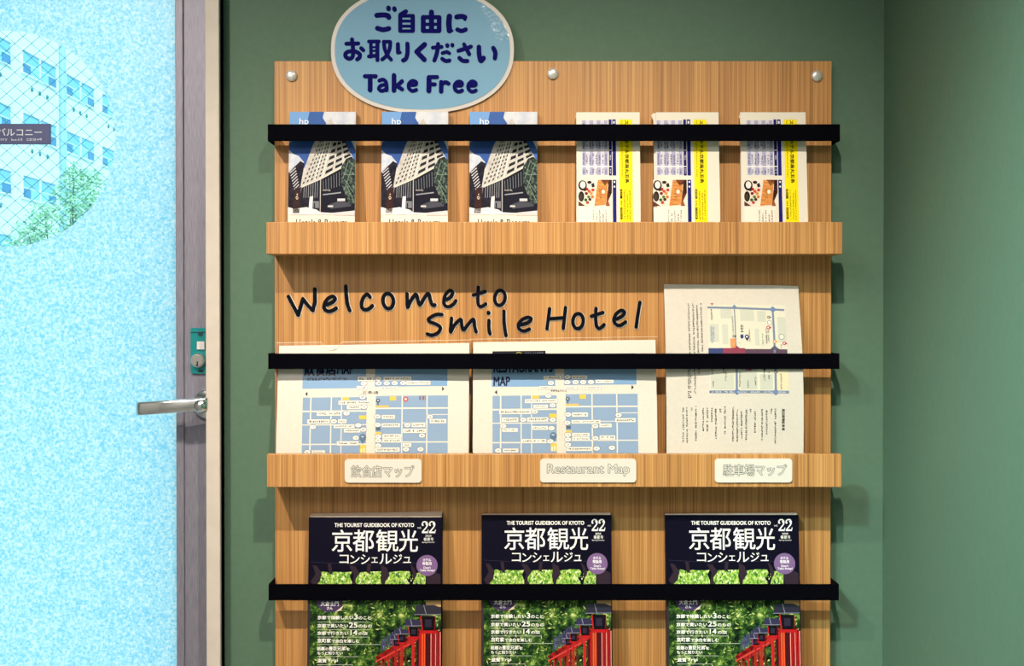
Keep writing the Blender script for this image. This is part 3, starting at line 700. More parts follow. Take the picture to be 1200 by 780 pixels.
def hotel_leaflet(label, x0, x1):
    s = Sheet('hotel_leaflet', x0, x1, 131, -0.012, -0.034, FLOOR[0])
    tag(s.root, label, 'leaflet', 'hotel leaflets on the top shelf')
    slab('pages', s.W, s.H, 0.006, PAGES, s.root, 0.0004)
    p = Print(338.4, 416.4, *s.grid[2:4], s.W, s.H)
    b = s.grid[3]
    p.rect(338.4, 131, 416.4, b, (238, 228, 210), 1)
    p.rect(338.4, 131, 416.4, 249.5, SKY, 2)
    p.poly([(338.4, 131), (362, 131), (358, 150), (352, 160), (338.4, 168)], ink(120, 165, 222), 3)
    p.poly([(379, 131), (416.4, 131), (416.4, 176), (409, 160), (402, 152), (392, 150), (384, 148), (380, 142), (377.5, 138)], CLOUD, 3)
    p.poly([(338.4, 176), (344, 181), (350, 183), (356, 190), (357, 205), (352, 232), (338.4, 240)], CLOUD, 3)
    p.poly([(387.5, 139), (391, 146), (400, 160), (409.5, 178), (416.4, 189), (416.4, 203), (376, 213), (351, 221), (356, 200), (366.5, 170), (378, 149)], STONE, 4)
    quadgrid(p, (379.5, 152), (391, 152), (377.5, 207), (353, 218), 5, 12, (34, 34, 44), (.28, .68), (.3, .82), 5)
    quadgrid(p, (393, 156), (401.5, 158), (415, 187), (379.5, 206), 3, 6, (30, 32, 42), (.12, .86), (.42, .92), 5)
    quadgrid(p, (393, 156), (401.5, 158), (415, 187), (379.5, 206), 9, 1, (212, 206, 196), (.0, .28), (0, 1), 6, lambda i, j: i % 3)
    for a in ((391.5, 150, 378, 208), (386, 147, 369, 211)): p.line([(a[0], a[1]), (a[2], a[3])], .8, (246, 242, 234), 6)
    # small building at left
    p.poly([(338.4, 203), (345, 196), (352, 189), (357, 192), (352, 222), (346, 246), (338.4, 246)], DARKF, 5)
    for k in range(11): p.line([(339 + k * .9, 206 + k * 3.2 - 6), (346 + k * .7, 198 + k * 3.2 - 4)], 1.1, (196, 194, 200), 6)
    # podium
    p.poly([(354, 219.5), (376, 210.5), (376, 249.5), (350, 249.5)], DARKF, 5)
    p.poly([(376, 210.5), (406, 194), (416.4, 199.5), (416.4, 249.5), (376, 249.5)], mat('print_night', sr(16, 16, 34), .45, 0, .1), 5)
    for k in range(7): p.line([(357 + k * 2.6, 219 - k * 1.0), (356.6 + k * 2.6, 232)], .7, (140, 142, 150), 6)
    for k in range(8): p.line([(379 + k * 3.1, 212 - k * 1.7), (379.5 + k * 3.1, 224 - k * .9)], .6, (120, 126, 134), 6)
    p.line([(354, 219.5), (376, 210), (406, 193.5)], 1.6, (214, 208, 198), 7); p.line([(376, 210), (376, 249)], 1.0, (180, 178, 176), 7)
    p.line([(379, 228.5), (400, 226)], 1.4, (150, 152, 164), 7)
    p.poly([(363.5, 231), (367.5, 230), (366.8, 247), (362.5, 247)], ink(225, 224, 228), 7)
    p.rect(367.5, 236, 374.5, 244, (120, 122, 132), 6); p.rect(368.5, 238, 370, 244, (30, 30, 40), 7)
    p.text('HOTEL', 379, 222.5, 388, 224.2, (210, 205, 190), 7, 0.01)
    p.poly([(346, 221), (353.5, 219.5), (351.5, 250), (343.6, 250)], ink(52, 30, 30), 8)
    for k in range(6): p.oval(348.8 + 1.1 * math.cos(k), 232 + 1.6 * math.sin(k), .6, .7, (210, 190, 170), 9, 8)
    p.oval(349, 228, .7, .9, (210, 190, 170), 9, 8)
    p.poly([(400, 196), (406, 186), (412, 184), (416.4, 188), (416.4, 238), (410, 240), (405, 228), (400, 215)], BRANCH, 8)
    for a in ((408, 190, 402, 210), (414, 192, 405, 220), (416, 205, 404, 205), (405, 212, 415, 226), (407, 218, 416, 238)): p.line([(a[0], a[1]), (a[2], a[3])], .7, (120, 140, 128), 9)
    p.poly([(386, 240), (397, 236), (412, 238), (412, 242), (388, 245)], ink(70, 72, 84), 7)
    p.rect(396, 233, 405, 236, (205, 205, 212), 8); p.rect(385, 241, 391, 243, (200, 198, 200), 8)
    p.poly([(338.4, 243), (346, 245), (360, 243), (372, 246), (376, 249), (392, 250), (392, 252), (338.4, 252)], ink(226, 224, 226), 8)
    p.poly([(392, 249.5), (416.4, 247), (416.4, 252.5), (392, 252.5)], ink(205, 204, 208), 8)
    p.text('hp', 350.2, 138.4, 361, 148, (245, 248, 252), 5, 0.0)
    p.text('Hotels & Resorts', 348.2, 257.0, 407.5, 265, (60, 48, 40), 3, 0.015)
    p.build('cover', s.root)
hotel_leaflet('leftmost of the three hotel photo leaflets, on the top shelf', 338.4, 416.4)
hotel_leaflet('middle one of the three hotel photo leaflets, on the top shelf', 447, 525)
hotel_leaflet('right one of the three hotel photo leaflets, below the oval sign\'s right end', 550.2, 629.6)

# ------------------------------------------------------------------ yellow striped leaflets (top shelf, right)
FOOD = noise_ink('print_table', [(0.3, sr(225, 205, 190)), (0.7, sr(244, 234, 224))], 60)
BOARDP = noise_ink('print_cutting_board', [(0.3, sr(186, 110, 48)), (0.7, sr(232, 164, 92))], 60, 3, (1, 1, 6))
def info_leaflet(label, backlabel, x0, x1, dx, back_dx, curl=False):
    s = Sheet('information_leaflet', x0, x1, 131.5, -0.016, -0.040, FLOOR[0])
    tag(s.root, label, 'leaflet', 'yellow banded leaflets on the top shelf')
    slab('pages', s.W, s.H, 0.0028, PAPER, s.root, 0.0004)
    b = s.grid[3]; p = Print(x0, x1, 131.5, b, s.W, s.H)
    o = x0 + dx
    def R(a, c, e, d, m, lay=1): p.rect(o + a, c, o + e, min(d, b), m, lay)
    R(.0 - dx, 131.5, x1 - o, b, (230, 224, 210), 0.5)
    for a, e in ((7, 11), (15.6, 19.8), (24, 28.4), (32.6, 36.8)): R(a, 141, e, 205.5, (172, 170, 200), 1)
    R(5.6, 141, 37, 205.5, (214, 212, 226), 0.7)
    for y in (175.8, 195): R(5.6, y, 37.2, y + 1.2, (246, 244, 240), 2)
    for k in range(8):
        for (ya, yb) in ((145, 158), (164, 174), (180, 193), (198, 204)): p.scrib(o + 7.4 + 3.75 * k, ya + (k % 3), o + 9.4 + 3.75 * k, yb, (50, 52, 110), 2, True)
    R(38, 140, 41.4, 206, (24, 26, 108), 2); R(42.2, 140, 46.4, 206, (24, 26, 112), 2); R(38, 175.8, 41.4, 176.8, (235, 235, 240), 3); R(38, 195, 41.4, 196, (235, 235, 240), 3)
    p.scrib(o + 39, 182, o + 40.5, 188, (220, 220, 235), 4, True); p.scrib(o + 39, 198, o + 40.5, 204, (220, 220, 235), 4, True); R(43.2, 142, 45.2, 145, (230, 230, 240), 4)
    R(42.2, 211, 46.4, b, (24, 26, 112), 2); R(43.4, 212.5, 45.2, 214.5, (240, 240, 240), 3); R(43.4, 218, 45.2, 220, (240, 240, 240), 3)
    R(50.2, 140, 65.6, b, (250, 228, 20), 1)
    p.text('スマイルホテル京都烏丸五条', o + 57, 141, o + 61.4, 215, (28, 24, 8), 2, 0.03, True)
    p.text('Smile Hotel Kyoto Karasuma Gojo', o + 52.6, 141, o + 54.4, 208, (60, 52, 10), 2, 0.0, True)
    R(51, 222, 53.4, 233, (26, 24, 12), 2); R(51, 243.5, 53.4, 257, (26, 24, 12), 2); p.scrib(o + 51.5, 223, o + 52.9, 232, (240, 220, 60), 3, True); p.scrib(o + 51.5, 244.5, o + 52.9, 256, (240, 220, 60), 3, True)
    p.scrib(o + 51.4, 235.5, o + 53, 241.5, (60, 52, 10), 2, True)
    for a, c in ((55.2, 223), (58.6, 226), (61.4, 223)): p.scrib(o + a, c, o + a + 1.5, min(b, 258), (110, 92, 10), 2, True)
    # food photograph
    R(2, 211, 41.2, 241.6, FOOD, 1)
    def P(pts, m, lay=2): p.poly([(o + x, y) for x, y in pts], m, lay)
    P([(25, 211), (37, 213.5), (34, 240), (20.5, 241.6)], BOARDP, 3)
    P([(37.5, 211), (41.2, 211), (41.2, 229), (35.5, 236)], ink(52, 26, 22), 3); P([(28, 211), (39, 211), (37, 216), (33, 218)], ink(120, 56, 36), 3)
    P([(36, 224), (41.2, 217), (41.2, 241.6), (34, 241.6)], ink(150, 84, 50), 3); P([(37, 236), (41.2, 226), (41.2, 241.6), (39, 241.6)], ink(236, 226, 214), 4)
    p.oval(o + 7, 217.6, 5, 6, (26, 22, 24), 2); p.oval(o + 7.2, 217, 3.2, 4.2, (232, 226, 222), 3)
    p.oval(o + 5.4, 230.5, 3.4, 6, (30, 26, 24), 3); p.oval(o + 5, 231, 1.9, 4, (64, 54, 44), 4)
    p.oval(o + 15, 214, 2.6, 1.8, (40, 36, 34), 3); P([(17, 216), (20, 214.5), (21.4, 219), (18, 220)], ink(34, 30, 32))
    for x, y, c in ((12, 222, (176, 44, 30)), (14.6, 224.5, (206, 84, 46)), (11.4, 227, (120, 30, 24)), (15.4, 234, (60, 44, 34)), (9.6, 222.6, (44, 34, 30)), (18.4, 231, (200, 120, 60)), (12.6, 237.6, (176, 70, 40)), (14, 231, (84, 120, 46)), (17, 227, (214, 150, 60)), (10.6, 234.5, (46, 96, 52)), (19, 223, (196, 60, 40))): p.oval(o + x, y, 1.9, 1.8, c, 4, 12)
    P([(2, 236), (10, 241.6), (2, 241.6)], ink(90, 52, 40)); p.oval(o + 31, 225, 2, 2.4, (246, 232, 214), 5, 12); p.scrib(o + 26, 221, o + 30, 234, (176, 116, 62), 4, True)
    P([(2, 243), (40.4, 243), (37, 247), (37, b), (2, b)], ink(238, 232, 220), 1)
    for k, a in enumerate((33.4, 30, 26, 22.4, 18.6)): p.scrib(o + a, 246.5 + (k % 2) * 4, o + a + 1.7, min(262, b), (50, 46, 46), 2, True)
    p.build('cover', s.root)
    # the next leaflet of the stack peeks out behind
    q = Sheet('information_leaflet', x0 - back_dx, x1 - 3, 132.5 if curl else 134, -0.0118, -0.0362, FLOOR[0])
    tag(q.root, backlabel, 'leaflet', 'yellow banded leaflets on the top shelf')
    bm = bmesh.new(); Wq, Hq = q.W / 2, q.H
    outline = [(-Wq, 0), (Wq, 0), (Wq, Hq)] + ([(-Wq + 0.002, Hq), (-Wq, Hq - 0.004), (-Wq + 0.002, Hq - 0.007)] if not curl else [(-Wq + 0.001, Hq), (-Wq - 0.002, Hq - 0.004), (-Wq + 0.0015, Hq - 0.012), (-Wq + 0.0015, Hq * .5)])
    bm_prism(bm, outline, 0.0, 0.0014, 0); bm_obj('sheet', bm, [PAPER], q.root)
info_leaflet('left yellow banded leaflet with timetable and food photo, top shelf', 'leaflet edge peeking out behind the left yellow banded leaflet', 675.6, 750.2, 0, 1.0)
info_leaflet('middle yellow banded leaflet with wide white right margin, top shelf', 'creased grey edged leaflet behind the middle yellow banded leaflet', 769.4, 843, -6.2, 4.2, True)
info_leaflet('rightmost yellow banded leaflet on the top shelf', 'leaflet edge peeking out behind the rightmost yellow banded leaflet', 868.4, 945.4, 1, 1.6)

# ------------------------------------------------------------------ restaurant maps in clear folders (middle shelf)
def film_material():
    m = bpy.data.materials.new('clear_film'); m.use_nodes = True; nt = m.node_tree; N, L = nt.nodes, nt.links
    N.remove(N['Principled BSDF']); t = N.new('ShaderNodeBsdfTransparent'); t.inputs[0].default_value = (0.97, 0.97, 0.97, 1)
    g = N.new('ShaderNodeBsdfGlossy'); g.inputs['Roughness'].default_value = 0.2; mx = N.new('ShaderNodeMixShader'); mx.inputs[0].default_value = 0.014
    L.new(t.outputs[0], mx.inputs[1]); L.new(g.outputs[0], mx.inputs[2]); L.new(mx.outputs[0], N['Material Output'].inputs['Surface']); return m
FILM = film_material(); FILMEDGE = mat('film_edge', sr(226, 206, 180), 0.25)
MB, MROAD, MINK = (142, 168, 200), (230, 225, 214), (50, 52, 64)
def mapart(p, dx, dy, english):
    """street map: blocks, roads, name tags; dx,dy slide the left map's grid onto the right one"""
    def R(a, b, c, d, m, lay=1): p.rect(a + dx, b + dy, c + dx, min(d + dy, p.g[3]), m, lay)
    bot = p.g[3] - dy - 4
    BL = (130, 168, 208)
    R(354, 417, 428.5, 455.5, BL); R(439, 417, 524, 454, BL); R(355, 466, 430, bot, MB); R(440.5, 464.8, 525, bot, MB)
    for x, y0, w_ in ((364.5, 466, 1.6), (388.5, 466, 1.4), (400.7, 466, 1.2)): R(x - w_ / 2, y0, x + w_ / 2, bot, MROAD, 2)
    for x in (471.5, 500.5): R(x - .7, 464.8, x + .7, bot, MROAD, 2)
    for y, a, b, w_ in ((482.3, 355, 430, 1.8), (498.3, 355, 430, 1.2), (520.9, 355, 430, 1.5), (479.5, 440.5, 525, 1.7), (518.6, 440.5, 525, 1.4), (487, 500.5, 525, .9), (496.6, 471, 500, .9), (540, 355, 430, 1.5), (538, 440.5, 525, 1.5)): R(a, y - w_ / 2, b, y + w_ / 2, MROAD, 2)
    def O(x, y, rx=3.7, ry=2.5): p.oval(x + dx, y + dy, rx + .45, ry + .45, (96, 104, 118), 3, 16); p.oval(x + dx, y + dy, rx, ry, (246, 242, 234), 4, 16); p.scrib(x + dx - 1.5, y + dy - .9, x + dx + 1.5, y + dy + .9, MINK, 5)
    def T(a, b, c, d): p.rect(a + dx - .4, b + dy - .4, c + dx + .5, d + dy + .6, (178, 178, 178), 2.5); p.rect(a + dx, b + dy, c + dx, d + dy, (244, 240, 230), 3); p.scrib(a + dx + 1.6, b + dy + 1.1, c + dx - 1.6, d + dy - 1.1, MINK, 4)
    def Yl(a, b, c, d): p.rect(a + dx, b + dy, c + dx, d + dy, (240, 200, 84), 3)
    p.poly([(360.3 + dx, 459 + dy), (357.6 + dx, 461.6 + dy), (360.3 + dx, 464.4 + dy)], ink(20, 22, 30), 3)
    p.poly([(518 + dx, 454.6 + dy), (520.6 + dx, 457.2 + dy), (518 + dx, 460 + dy)], ink(20, 22, 30), 3)
    # shared marks
    Yl(401.6, 466, 409.4, 469.6); Yl(421.4, 487.6, 430, 492); Yl(423, 522, 430, 531); Yl(457, 465.6, 464.4, 470.4); Yl(440.8, 507, 447.4, 509.8); R(440.5, 476, 456, 478.4, (222, 190, 110), 3)
    p.rect(424 + dx, 526 + dy, 425.2 + dx, 531 + dy, (246, 240, 230), 5); p.rect(427 + dx, 525 + dy, 428.2 + dx, 531 + dy, (246, 240, 230), 5)
    p.oval(426 + dx, 513.4 + dy, 4.1, 4.4, (92, 122, 150), 3, 20); p.poly([(422.6 + dx, 515.6 + dy), (429.4 + dx, 515.6 + dy), (426 + dx, 521 + dy)], ink(92, 122, 150), 3); p.scrib(424 + dx, 511 + dy, 428 + dx, 514 + dy, (190, 205, 220), 4)
    p.oval(443.1 + dx, 470.4 + dy, 2.4, 2.5, (70, 86, 110), 3, 14); p.rect(442.5 + dx, 472 + dy, 443.7 + dx, 475.6 + dy, (70, 86, 110), 3); p.oval(443.1 + dx, 470.2 + dy, .9, .9, (220, 220, 220), 4, 10)
    R(441.2, 501.6, 446.4, 505.2, (86, 104, 122), 3)
    if not english:
        for a in ((419, 442, 437, 447), (449, 442.6, 481.6, 446.6), (476, 448, 504, 452), (418, 453, 430, 457), (444, 454, 466, 457.8), (397, 470.2, 435, 474.6), (407, 475.6, 423, 480), (372, 482.8, 401, 487.4), (361, 492, 387, 496.6), (397, 492, 406.6, 496.2), (392, 498, 416, 502), (404, 503.2, 423, 507.2), (396, 517.6, 421, 522), (367, 528, 382, 532), (448, 487.4, 463, 491.6), (448, 497, 469, 501.2), (449, 509.6, 471, 514), (449, 514.6, 471, 519), (441, 525, 469, 529.6), (483, 497, 498.6, 501.2), (473, 503.4, 500, 508), (504, 492.4, 523, 497), (473, 520, 482.4, 524)): T(*a)
        for a in ((443, 444.6), (426, 450), (443.6, 450), (453, 450), (462.2, 450), (472.2, 450), (425, 466), (427, 477.6), (406.6, 485), (392, 494.2), (367.6, 500.6), (420.6, 499), (426.6, 504), (418, 513.6), (361.6, 530), (443, 489), (443.4, 498.6), (444, 512.2), (444, 516.8), (444, 522.6), (478, 499.2), (495, 511.2), (504, 489.6), (476.6, 527), (493.4, 527)): O(*a)
        p.text('飲食店', 355.4, 424, 393, 440, (24, 34, 70), 3, 0.035); p.text('MAP', 394.6, 425.6, 413.4, 438.6, (24, 34, 70), 3, 0.02)
        p.scrib(359, 442.6, 406.8, 445.8, (40, 52, 92), 3); p.text('五条通', 424.4, 459, 443.4, 462.6, (70, 72, 80), 3)
        p.oval(475.6, 469, 3.3, 3.2, (206, 84, 84), 3, 6); p.oval(475.6, 469, 1.4, 1.4, (246, 238, 232), 4, 10)
        for k in range(4): p.rect(491.6 + k * 2, 465.6 - (k % 2), 492.6 + k * 2, 470, (190, 110, 90) if k % 2 else (70, 64, 66), 3)
    else:
        for a in ((415, 443.2, 436, 447.4), (448, 443, 466, 447), (476, 448.4, 497, 452), (410, 455.2, 427.6, 459), (439, 455.4, 454, 459), (461, 455.4, 482, 459), (393, 470.4, 431, 474.6), (403, 477, 419.6, 480.6), (363, 482.8, 400, 487.4), (366, 491.8, 385, 496.6), (395.6, 491.8, 420, 496.4), (366.4, 504.2, 384.4, 508.2), (401, 502, 419.6, 506), (389, 517, 417.6, 521.4), (367.4, 528, 385, 532), (448, 486.6, 466.4, 491), (447.4, 495.2, 481, 499), (480, 499.6, 494, 503.4), (448, 510.2, 468, 514.2), (448, 515, 468, 519), (441, 526.4, 471, 530.6), (480, 513.2, 498, 517.6), (498.4, 493.2, 522, 497.6)): T(*a)
        for a in ((443, 444.6), (423.4, 451.4), (442.8, 450.8), (452.4, 450.8), (461.4, 450.8), (470.6, 450.8), (420.4, 466.4), (425.4, 477.8), (404.6, 485.2), (391, 494.2), (367.6, 501.6), (425.4, 494.6), (423.8, 504.4), (422.6, 519.6), (361.6, 530), (443.4, 488.6), (442.4, 498.2), (443, 512.2), (443, 517.6), (443, 523.6), (475, 502.2), (475, 516.2), (502.4, 489.6), (476.4, 528), (494.2, 527.2)): O(*a)
        p.text('RESTAURANTS', 578.6, 424.6, 647.6, 436.2, (22, 32, 66), 3, 0.03); p.text('MAP', 578.6, 441.6, 597.4, 452, (22, 32, 66), 3, 0.03)
        p.rect(577, 410.8, 639.6, 424, (14, 16, 34), 3); p.oval(608, 414.4, 3.6, 2.4, (170, 170, 70), 4, 16); p.oval(608, 415, 2.6, 1.9, (14, 16, 34), 5, 16); p.scrib(615, 412.8, 637, 415.6, (120, 126, 150), 4)
        p.scrib(645, 457.4, 664, 460, (110, 104, 96), 3)
        for k in range(9): p.scrib(655 , 494 + 2.6 * k, 656.4, 495.6 + 2.6 * k, (190, 176, 160), 3); p.scrib(658 , 495 + 2.6 * k, 659.4, 496.6 + 2.6 * k, (190, 176, 160), 3)
def map_folder(label, x0, x1, ytop, dx, dy, english, notch, skew):
    yt, yb = -0.010, -0.047
    s = Sheet('map_folder', x0, x1, ytop, yt, yb, FLOOR[1]); tag(s.root, label, 'map', 'map sheets on the middle shelf')
    W, Hh = s.W, s.H
    def surf(u, v):
        t, k = v / Hh, u / W + .5
        return (u, -0.006 * math.sin(math.pi * min(1, t)) * (0.6 + 0.4 * math.sin(math.pi * k)) - 0.0045 * max(0, 0.35 - k) * t, v + skew * u * t)
    slab('paper_sheet', W, Hh, 0.0005, PAPER, s.root, 0, surf, 24)
    p = Print(*s.grid[:4], W, Hh, surf, 9); mapart(p, dx, dy, english); p.build('map_print', s.root)
    # clear folder: one film in front, open at the top with a thumb notch
    e0, e1, up = 0.0042, 0.0030, 0.005
    bm = bmesh.new(); nx = 48; ny = 20; rows = []
    nu, nr = notch
    def top(u):
        d = abs(u - nu); h = Hh + up
        return h - (math.sqrt(max(0, nr * nr - d * d)) if d < nr else 0)
    for j in range(ny + 1):
        row = []
        for i in range(nx + 1):
            u = -W / 2 - e0 + (W + e0 + e1) * i / nx; v = top(u) * j / ny
            q = surf(u, min(v, Hh)); row.append(bm.verts.new((u, q[1] - 0.0016, v + (q[2] - min(v, Hh)))))
        rows.append(row)
    for j in range(ny):
        for i in range(nx): bm.faces.new((rows[j][i], rows[j][i + 1], rows[j + 1][i + 1], rows[j + 1][i])).smooth = True
    f = bm_obj('clear_folder', bm, [FILM], s.root); f['label'] = 'clear plastic folder film'
    bm = bmesh.new()
    for i in range(nx):
        a = rows_co = None
    pts = []
    for i in range(nx + 1):
        u = -W / 2 - e0 + (W + e0 + e1) * i / nx; v = top(u); q = surf(u, Hh); pts.append(Vector((u, q[1] - 0.0018, v + q[2] - Hh)))
    for a, b in zip(pts, pts[1:]):
        vs = [bm.verts.new(a), bm.verts.new(b), bm.verts.new(b - Vector((0, 0, .0007))), bm.verts.new(a - Vector((0, 0, .0007)))]
        vb = [bm.verts.new(v.co + Vector((0, .0006, 0))) for v in vs]
        bm.faces.new(vs); bm.faces.new(vb[::-1])
        for k in range(4): bm.faces.new((vs[k], vb[k], vb[(k + 1) % 4], vs[(k + 1) % 4]))
    bm_obj('folder_rim', bm, [FILMEDGE], s.root)
map_folder('blue Japanese restaurant map in clear folder, left on the middle shelf', 325, 549.5, 403.4, 0, 0, False, (-0.068, 0.0135), 0.016)
map_folder('blue English restaurant map in clear folder, middle of the middle shelf', 554.2, 769.6, 399.4, 222.2, -2, True, (9, 0.01), 0.014)

# parking map booklet
def parking_map():
    x0, x1 = 779.6, 938.4
    s = Sheet('parking_map', x0, x1, 333.6, 0.0 - 0.006, -0.046, FLOOR[1]); W, Hh = s.W, s.H
    tag(s.root, 'white parking map sheet with sideways Japanese text, right on the middle shelf', 'map', 'map sheets on the middle shelf')
    def surf(u, v):
        t, k = v / Hh, u / W + .5
        mid = math.sin(math.pi * min(1, max(0, t))) ** 1.2
        return (u + 0.001 * math.sin(3 * t), -mid * (0.004 + 0.010 * (1 / (1 + math.exp(-(k - .32) * 9)))), v - 0.010 * W * (k - .5) * t - 0.006 * max(0, k - .82) * t)
    slab('paper_sheet', W, Hh, 0.0016, PAPER, s.root, 0, surf, 28)
    p = Print(*s.grid[:4], W, Hh, surf, 8)
    p.rect(830, 357.5, 921, 463, (232, 228, 210), 1)
    for a, b, c, d in ((831, 381, 842, 402), (845, 362, 858, 374), (846, 381, 853, 405), (868, 363, 884, 377), (884, 386, 889, 406), (888, 365, 898, 378), (911, 372, 921, 402), (831, 440, 858, 458), (866, 428, 885, 458), (888, 440, 903, 458)): p.rect(a, b, c, d, (212, 214, 200), 2)
    p.rect(905, 435, 921, 458, (240, 226, 190), 2)
    RD = (124, 140, 170)
    p.line([(830, 361), (861, 361.5), (920, 363.4)], 2.4, RD, 3); p.line([(861.5, 360), (861.5, 409)], 1.1, (120, 132, 158), 3); p.line([(861.5, 414), (861, 462)], 2.6, RD, 3)
    p.line([(906.5, 360), (906.4, 412)], 2.4, RD, 3); p.line([(906.4, 412), (906.2, 462)], 2.6, RD, 3); p.line([(829.5, 460.6), (921.5, 460.6)], 3.2, RD, 3)
    for x, y in ((861.2, 460.4), (906.2, 460.8), (906.6, 363), (861.6, 360.2)): p.poly([(x - 4.4, y), (x, y - 4), (x + 4.4, y), (x, y + 4)] if y > 400 or x > 900 else [(x - 2.4, y), (x, y - 3), (x + 2.4, y), (x, y + 2)], ink(118, 140, 186), 4)
    p.rect(829.4, 409.4, 855, 432, (60, 74, 130), 3); p.rect(846, 409.4, 872, 432, (150, 66, 92), 4); p.poly([(856, 409.6), (861.4, 406), (866, 409.6)], ink(150, 66, 92), 4); p.rect(872, 410.4, 921, 432, (98, 72, 92), 3)
    p.poly([(901, 410.6), (906.4, 406), (912, 410.6)], ink(92, 98, 120), 4)
    p.rect(855, 398, 861, 409, (246, 160, 104), 4)
    p.rect(871, 432, 879, 436, (226, 150, 160), 3); p.scrib(871.5, 433, 878.5, 436, (190, 90, 110), 4)
    def pin(x, y, r, m): p.oval(x, y, r, r, m, 5, 16); p.poly([(x - r * .8, y + r * .5), (x + r * .8, y + r * .5), (x, y + r * 2)] if r > 2.2 else [(x + r * .5, y - r * .8), (x + r * 1.9, y), (x + r * .5, y + r * .8)], m, 5); p.oval(x, y, r * .45, r * .45, (248, 244, 236), 6, 12)
    pin(874.6, 396, 2.6, ink(28, 48, 110)); pin(859.4, 395.4, 1.7, ink(60, 60, 70)); pin(901.2, 372.4, 1.7, ink(70, 70, 78)); pin(900, 384.8, 2.1, ink(206, 60, 64)); pin(906.6, 401.6, 2.0, ink(228, 150, 50)); pin(917.8, 403.4, 2.0, ink(206, 60, 64)); pin(893.4, 431.6, 2.6, ink(18, 24, 60)); pin(906.4, 437.6, 1.6, ink(66, 68, 84))
    p.oval(915.2, 395.6, 3.4, 3.4, (110, 110, 112), 3, 20); p.oval(915.2, 395.6, 2.8, 2.8, (240, 236, 224), 4, 20); p.oval(902, 379, 2.8, 3.2, (130, 130, 130), 3, 20); p.oval(902, 379, 2.3, 2.7, (240, 236, 224), 4, 20)
    p.poly([(833.6, 356), (837.4, 356), (835.5, 358.6)], ink(170, 60, 60), 4)
    p.scrib(867.6, 382, 871, 391, (60, 56, 40), 4, True); p.poly([(867, 393.6), (870, 393), (871, 396), (869, 398.6), (867, 397)], ink(44, 66, 128), 5)
    for x, a, b, m in ((834.5, 363, 376, (110, 110, 110)), (833.6, 384, 404, (96, 130, 200)), (836, 384, 402, (96, 130, 200)), (858.6, 370, 393, (130, 130, 128)), (897.4, 386, 404, (90, 88, 86)), (899.8, 388, 402, (120, 118, 110)), (893, 392, 405, (140, 140, 130)), (877.6, 386, 402, (190, 176, 130)), (864.6, 437, 455, (70, 72, 76)), (874, 447, 456, (80, 80, 80)), (882.6, 443, 454, (70, 70, 70)), (893, 436, 448, (90, 90, 90)), (898.6, 437, 446, (80, 80, 80)), (912.6, 437, 458, (96, 96, 96)), (833, 432, 440, (60, 60, 60)), (846, 430, 441, (60, 60, 60)), (848.6, 436, 448, (70, 70, 70)), (834, 448, 455, (110, 110, 110)), (914, 405, 409, (60, 50, 50)), (865.6, 402, 404, (60, 60, 60))): p.scrib(x - .9, a, x + .9, b, m, 5, True)
    for k in range(6): p.scrib(832 + 15 * k, 459.8, 843 + 15 * k, 461.6, (220, 224, 232), 5)
    DK = (18, 15, 14)
    for x, a, b in ((822.3, 356, 414), (817.6, 356, 440), (813, 356, 463), (807.8, 356, 468), (805.6, 432, 468)): p.scrib(x - 1.05, a, x + 1.05, b, DK, 2, True)
    for x, a, b in ((799, 478.4, 519.4), (803.3, 478.4, 519.6), (808.8, 478.4, 483), (813.6, 476, 517), (822, 479, 506.4), (826.8, 479, 506.6), (832, 479, 496), (836.6, 479.8, 517.4), (842, 480, 484.6), (847.2, 477.6, 510), (856.3, 478, 518), (861.3, 481, 518.4), (866.2, 481, 515), (871.6, 481, 516.6), (876.8, 480, 484.6), (881.8, 478.6, 510.6), (890, 480.4, 518.6), (895.4, 481.6, 510), (900.8, 480, 486), (905.4, 480, 521)): p.scrib(x - 1.05, a, x + 1.05, b, DK, 2, True)
    p.text('周辺提携駐車場', 913, 480, 916.4, 505, (34, 30, 28), 2, 0.02, True)
    p.build('map_print', s.root)
    f = slab('clear_sleeve', W + 0.003, Hh + 0.002, 0.0003, FILM, s.root, 0, lambda u, v: (surf(u, min(v, Hh))[0], surf(max(-W / 2, min(W / 2, u)), min(v, Hh))[1] - 0.0018, surf(u, v)[2]), 24); f['label'] = 'clear plastic sleeve'
parking_map()

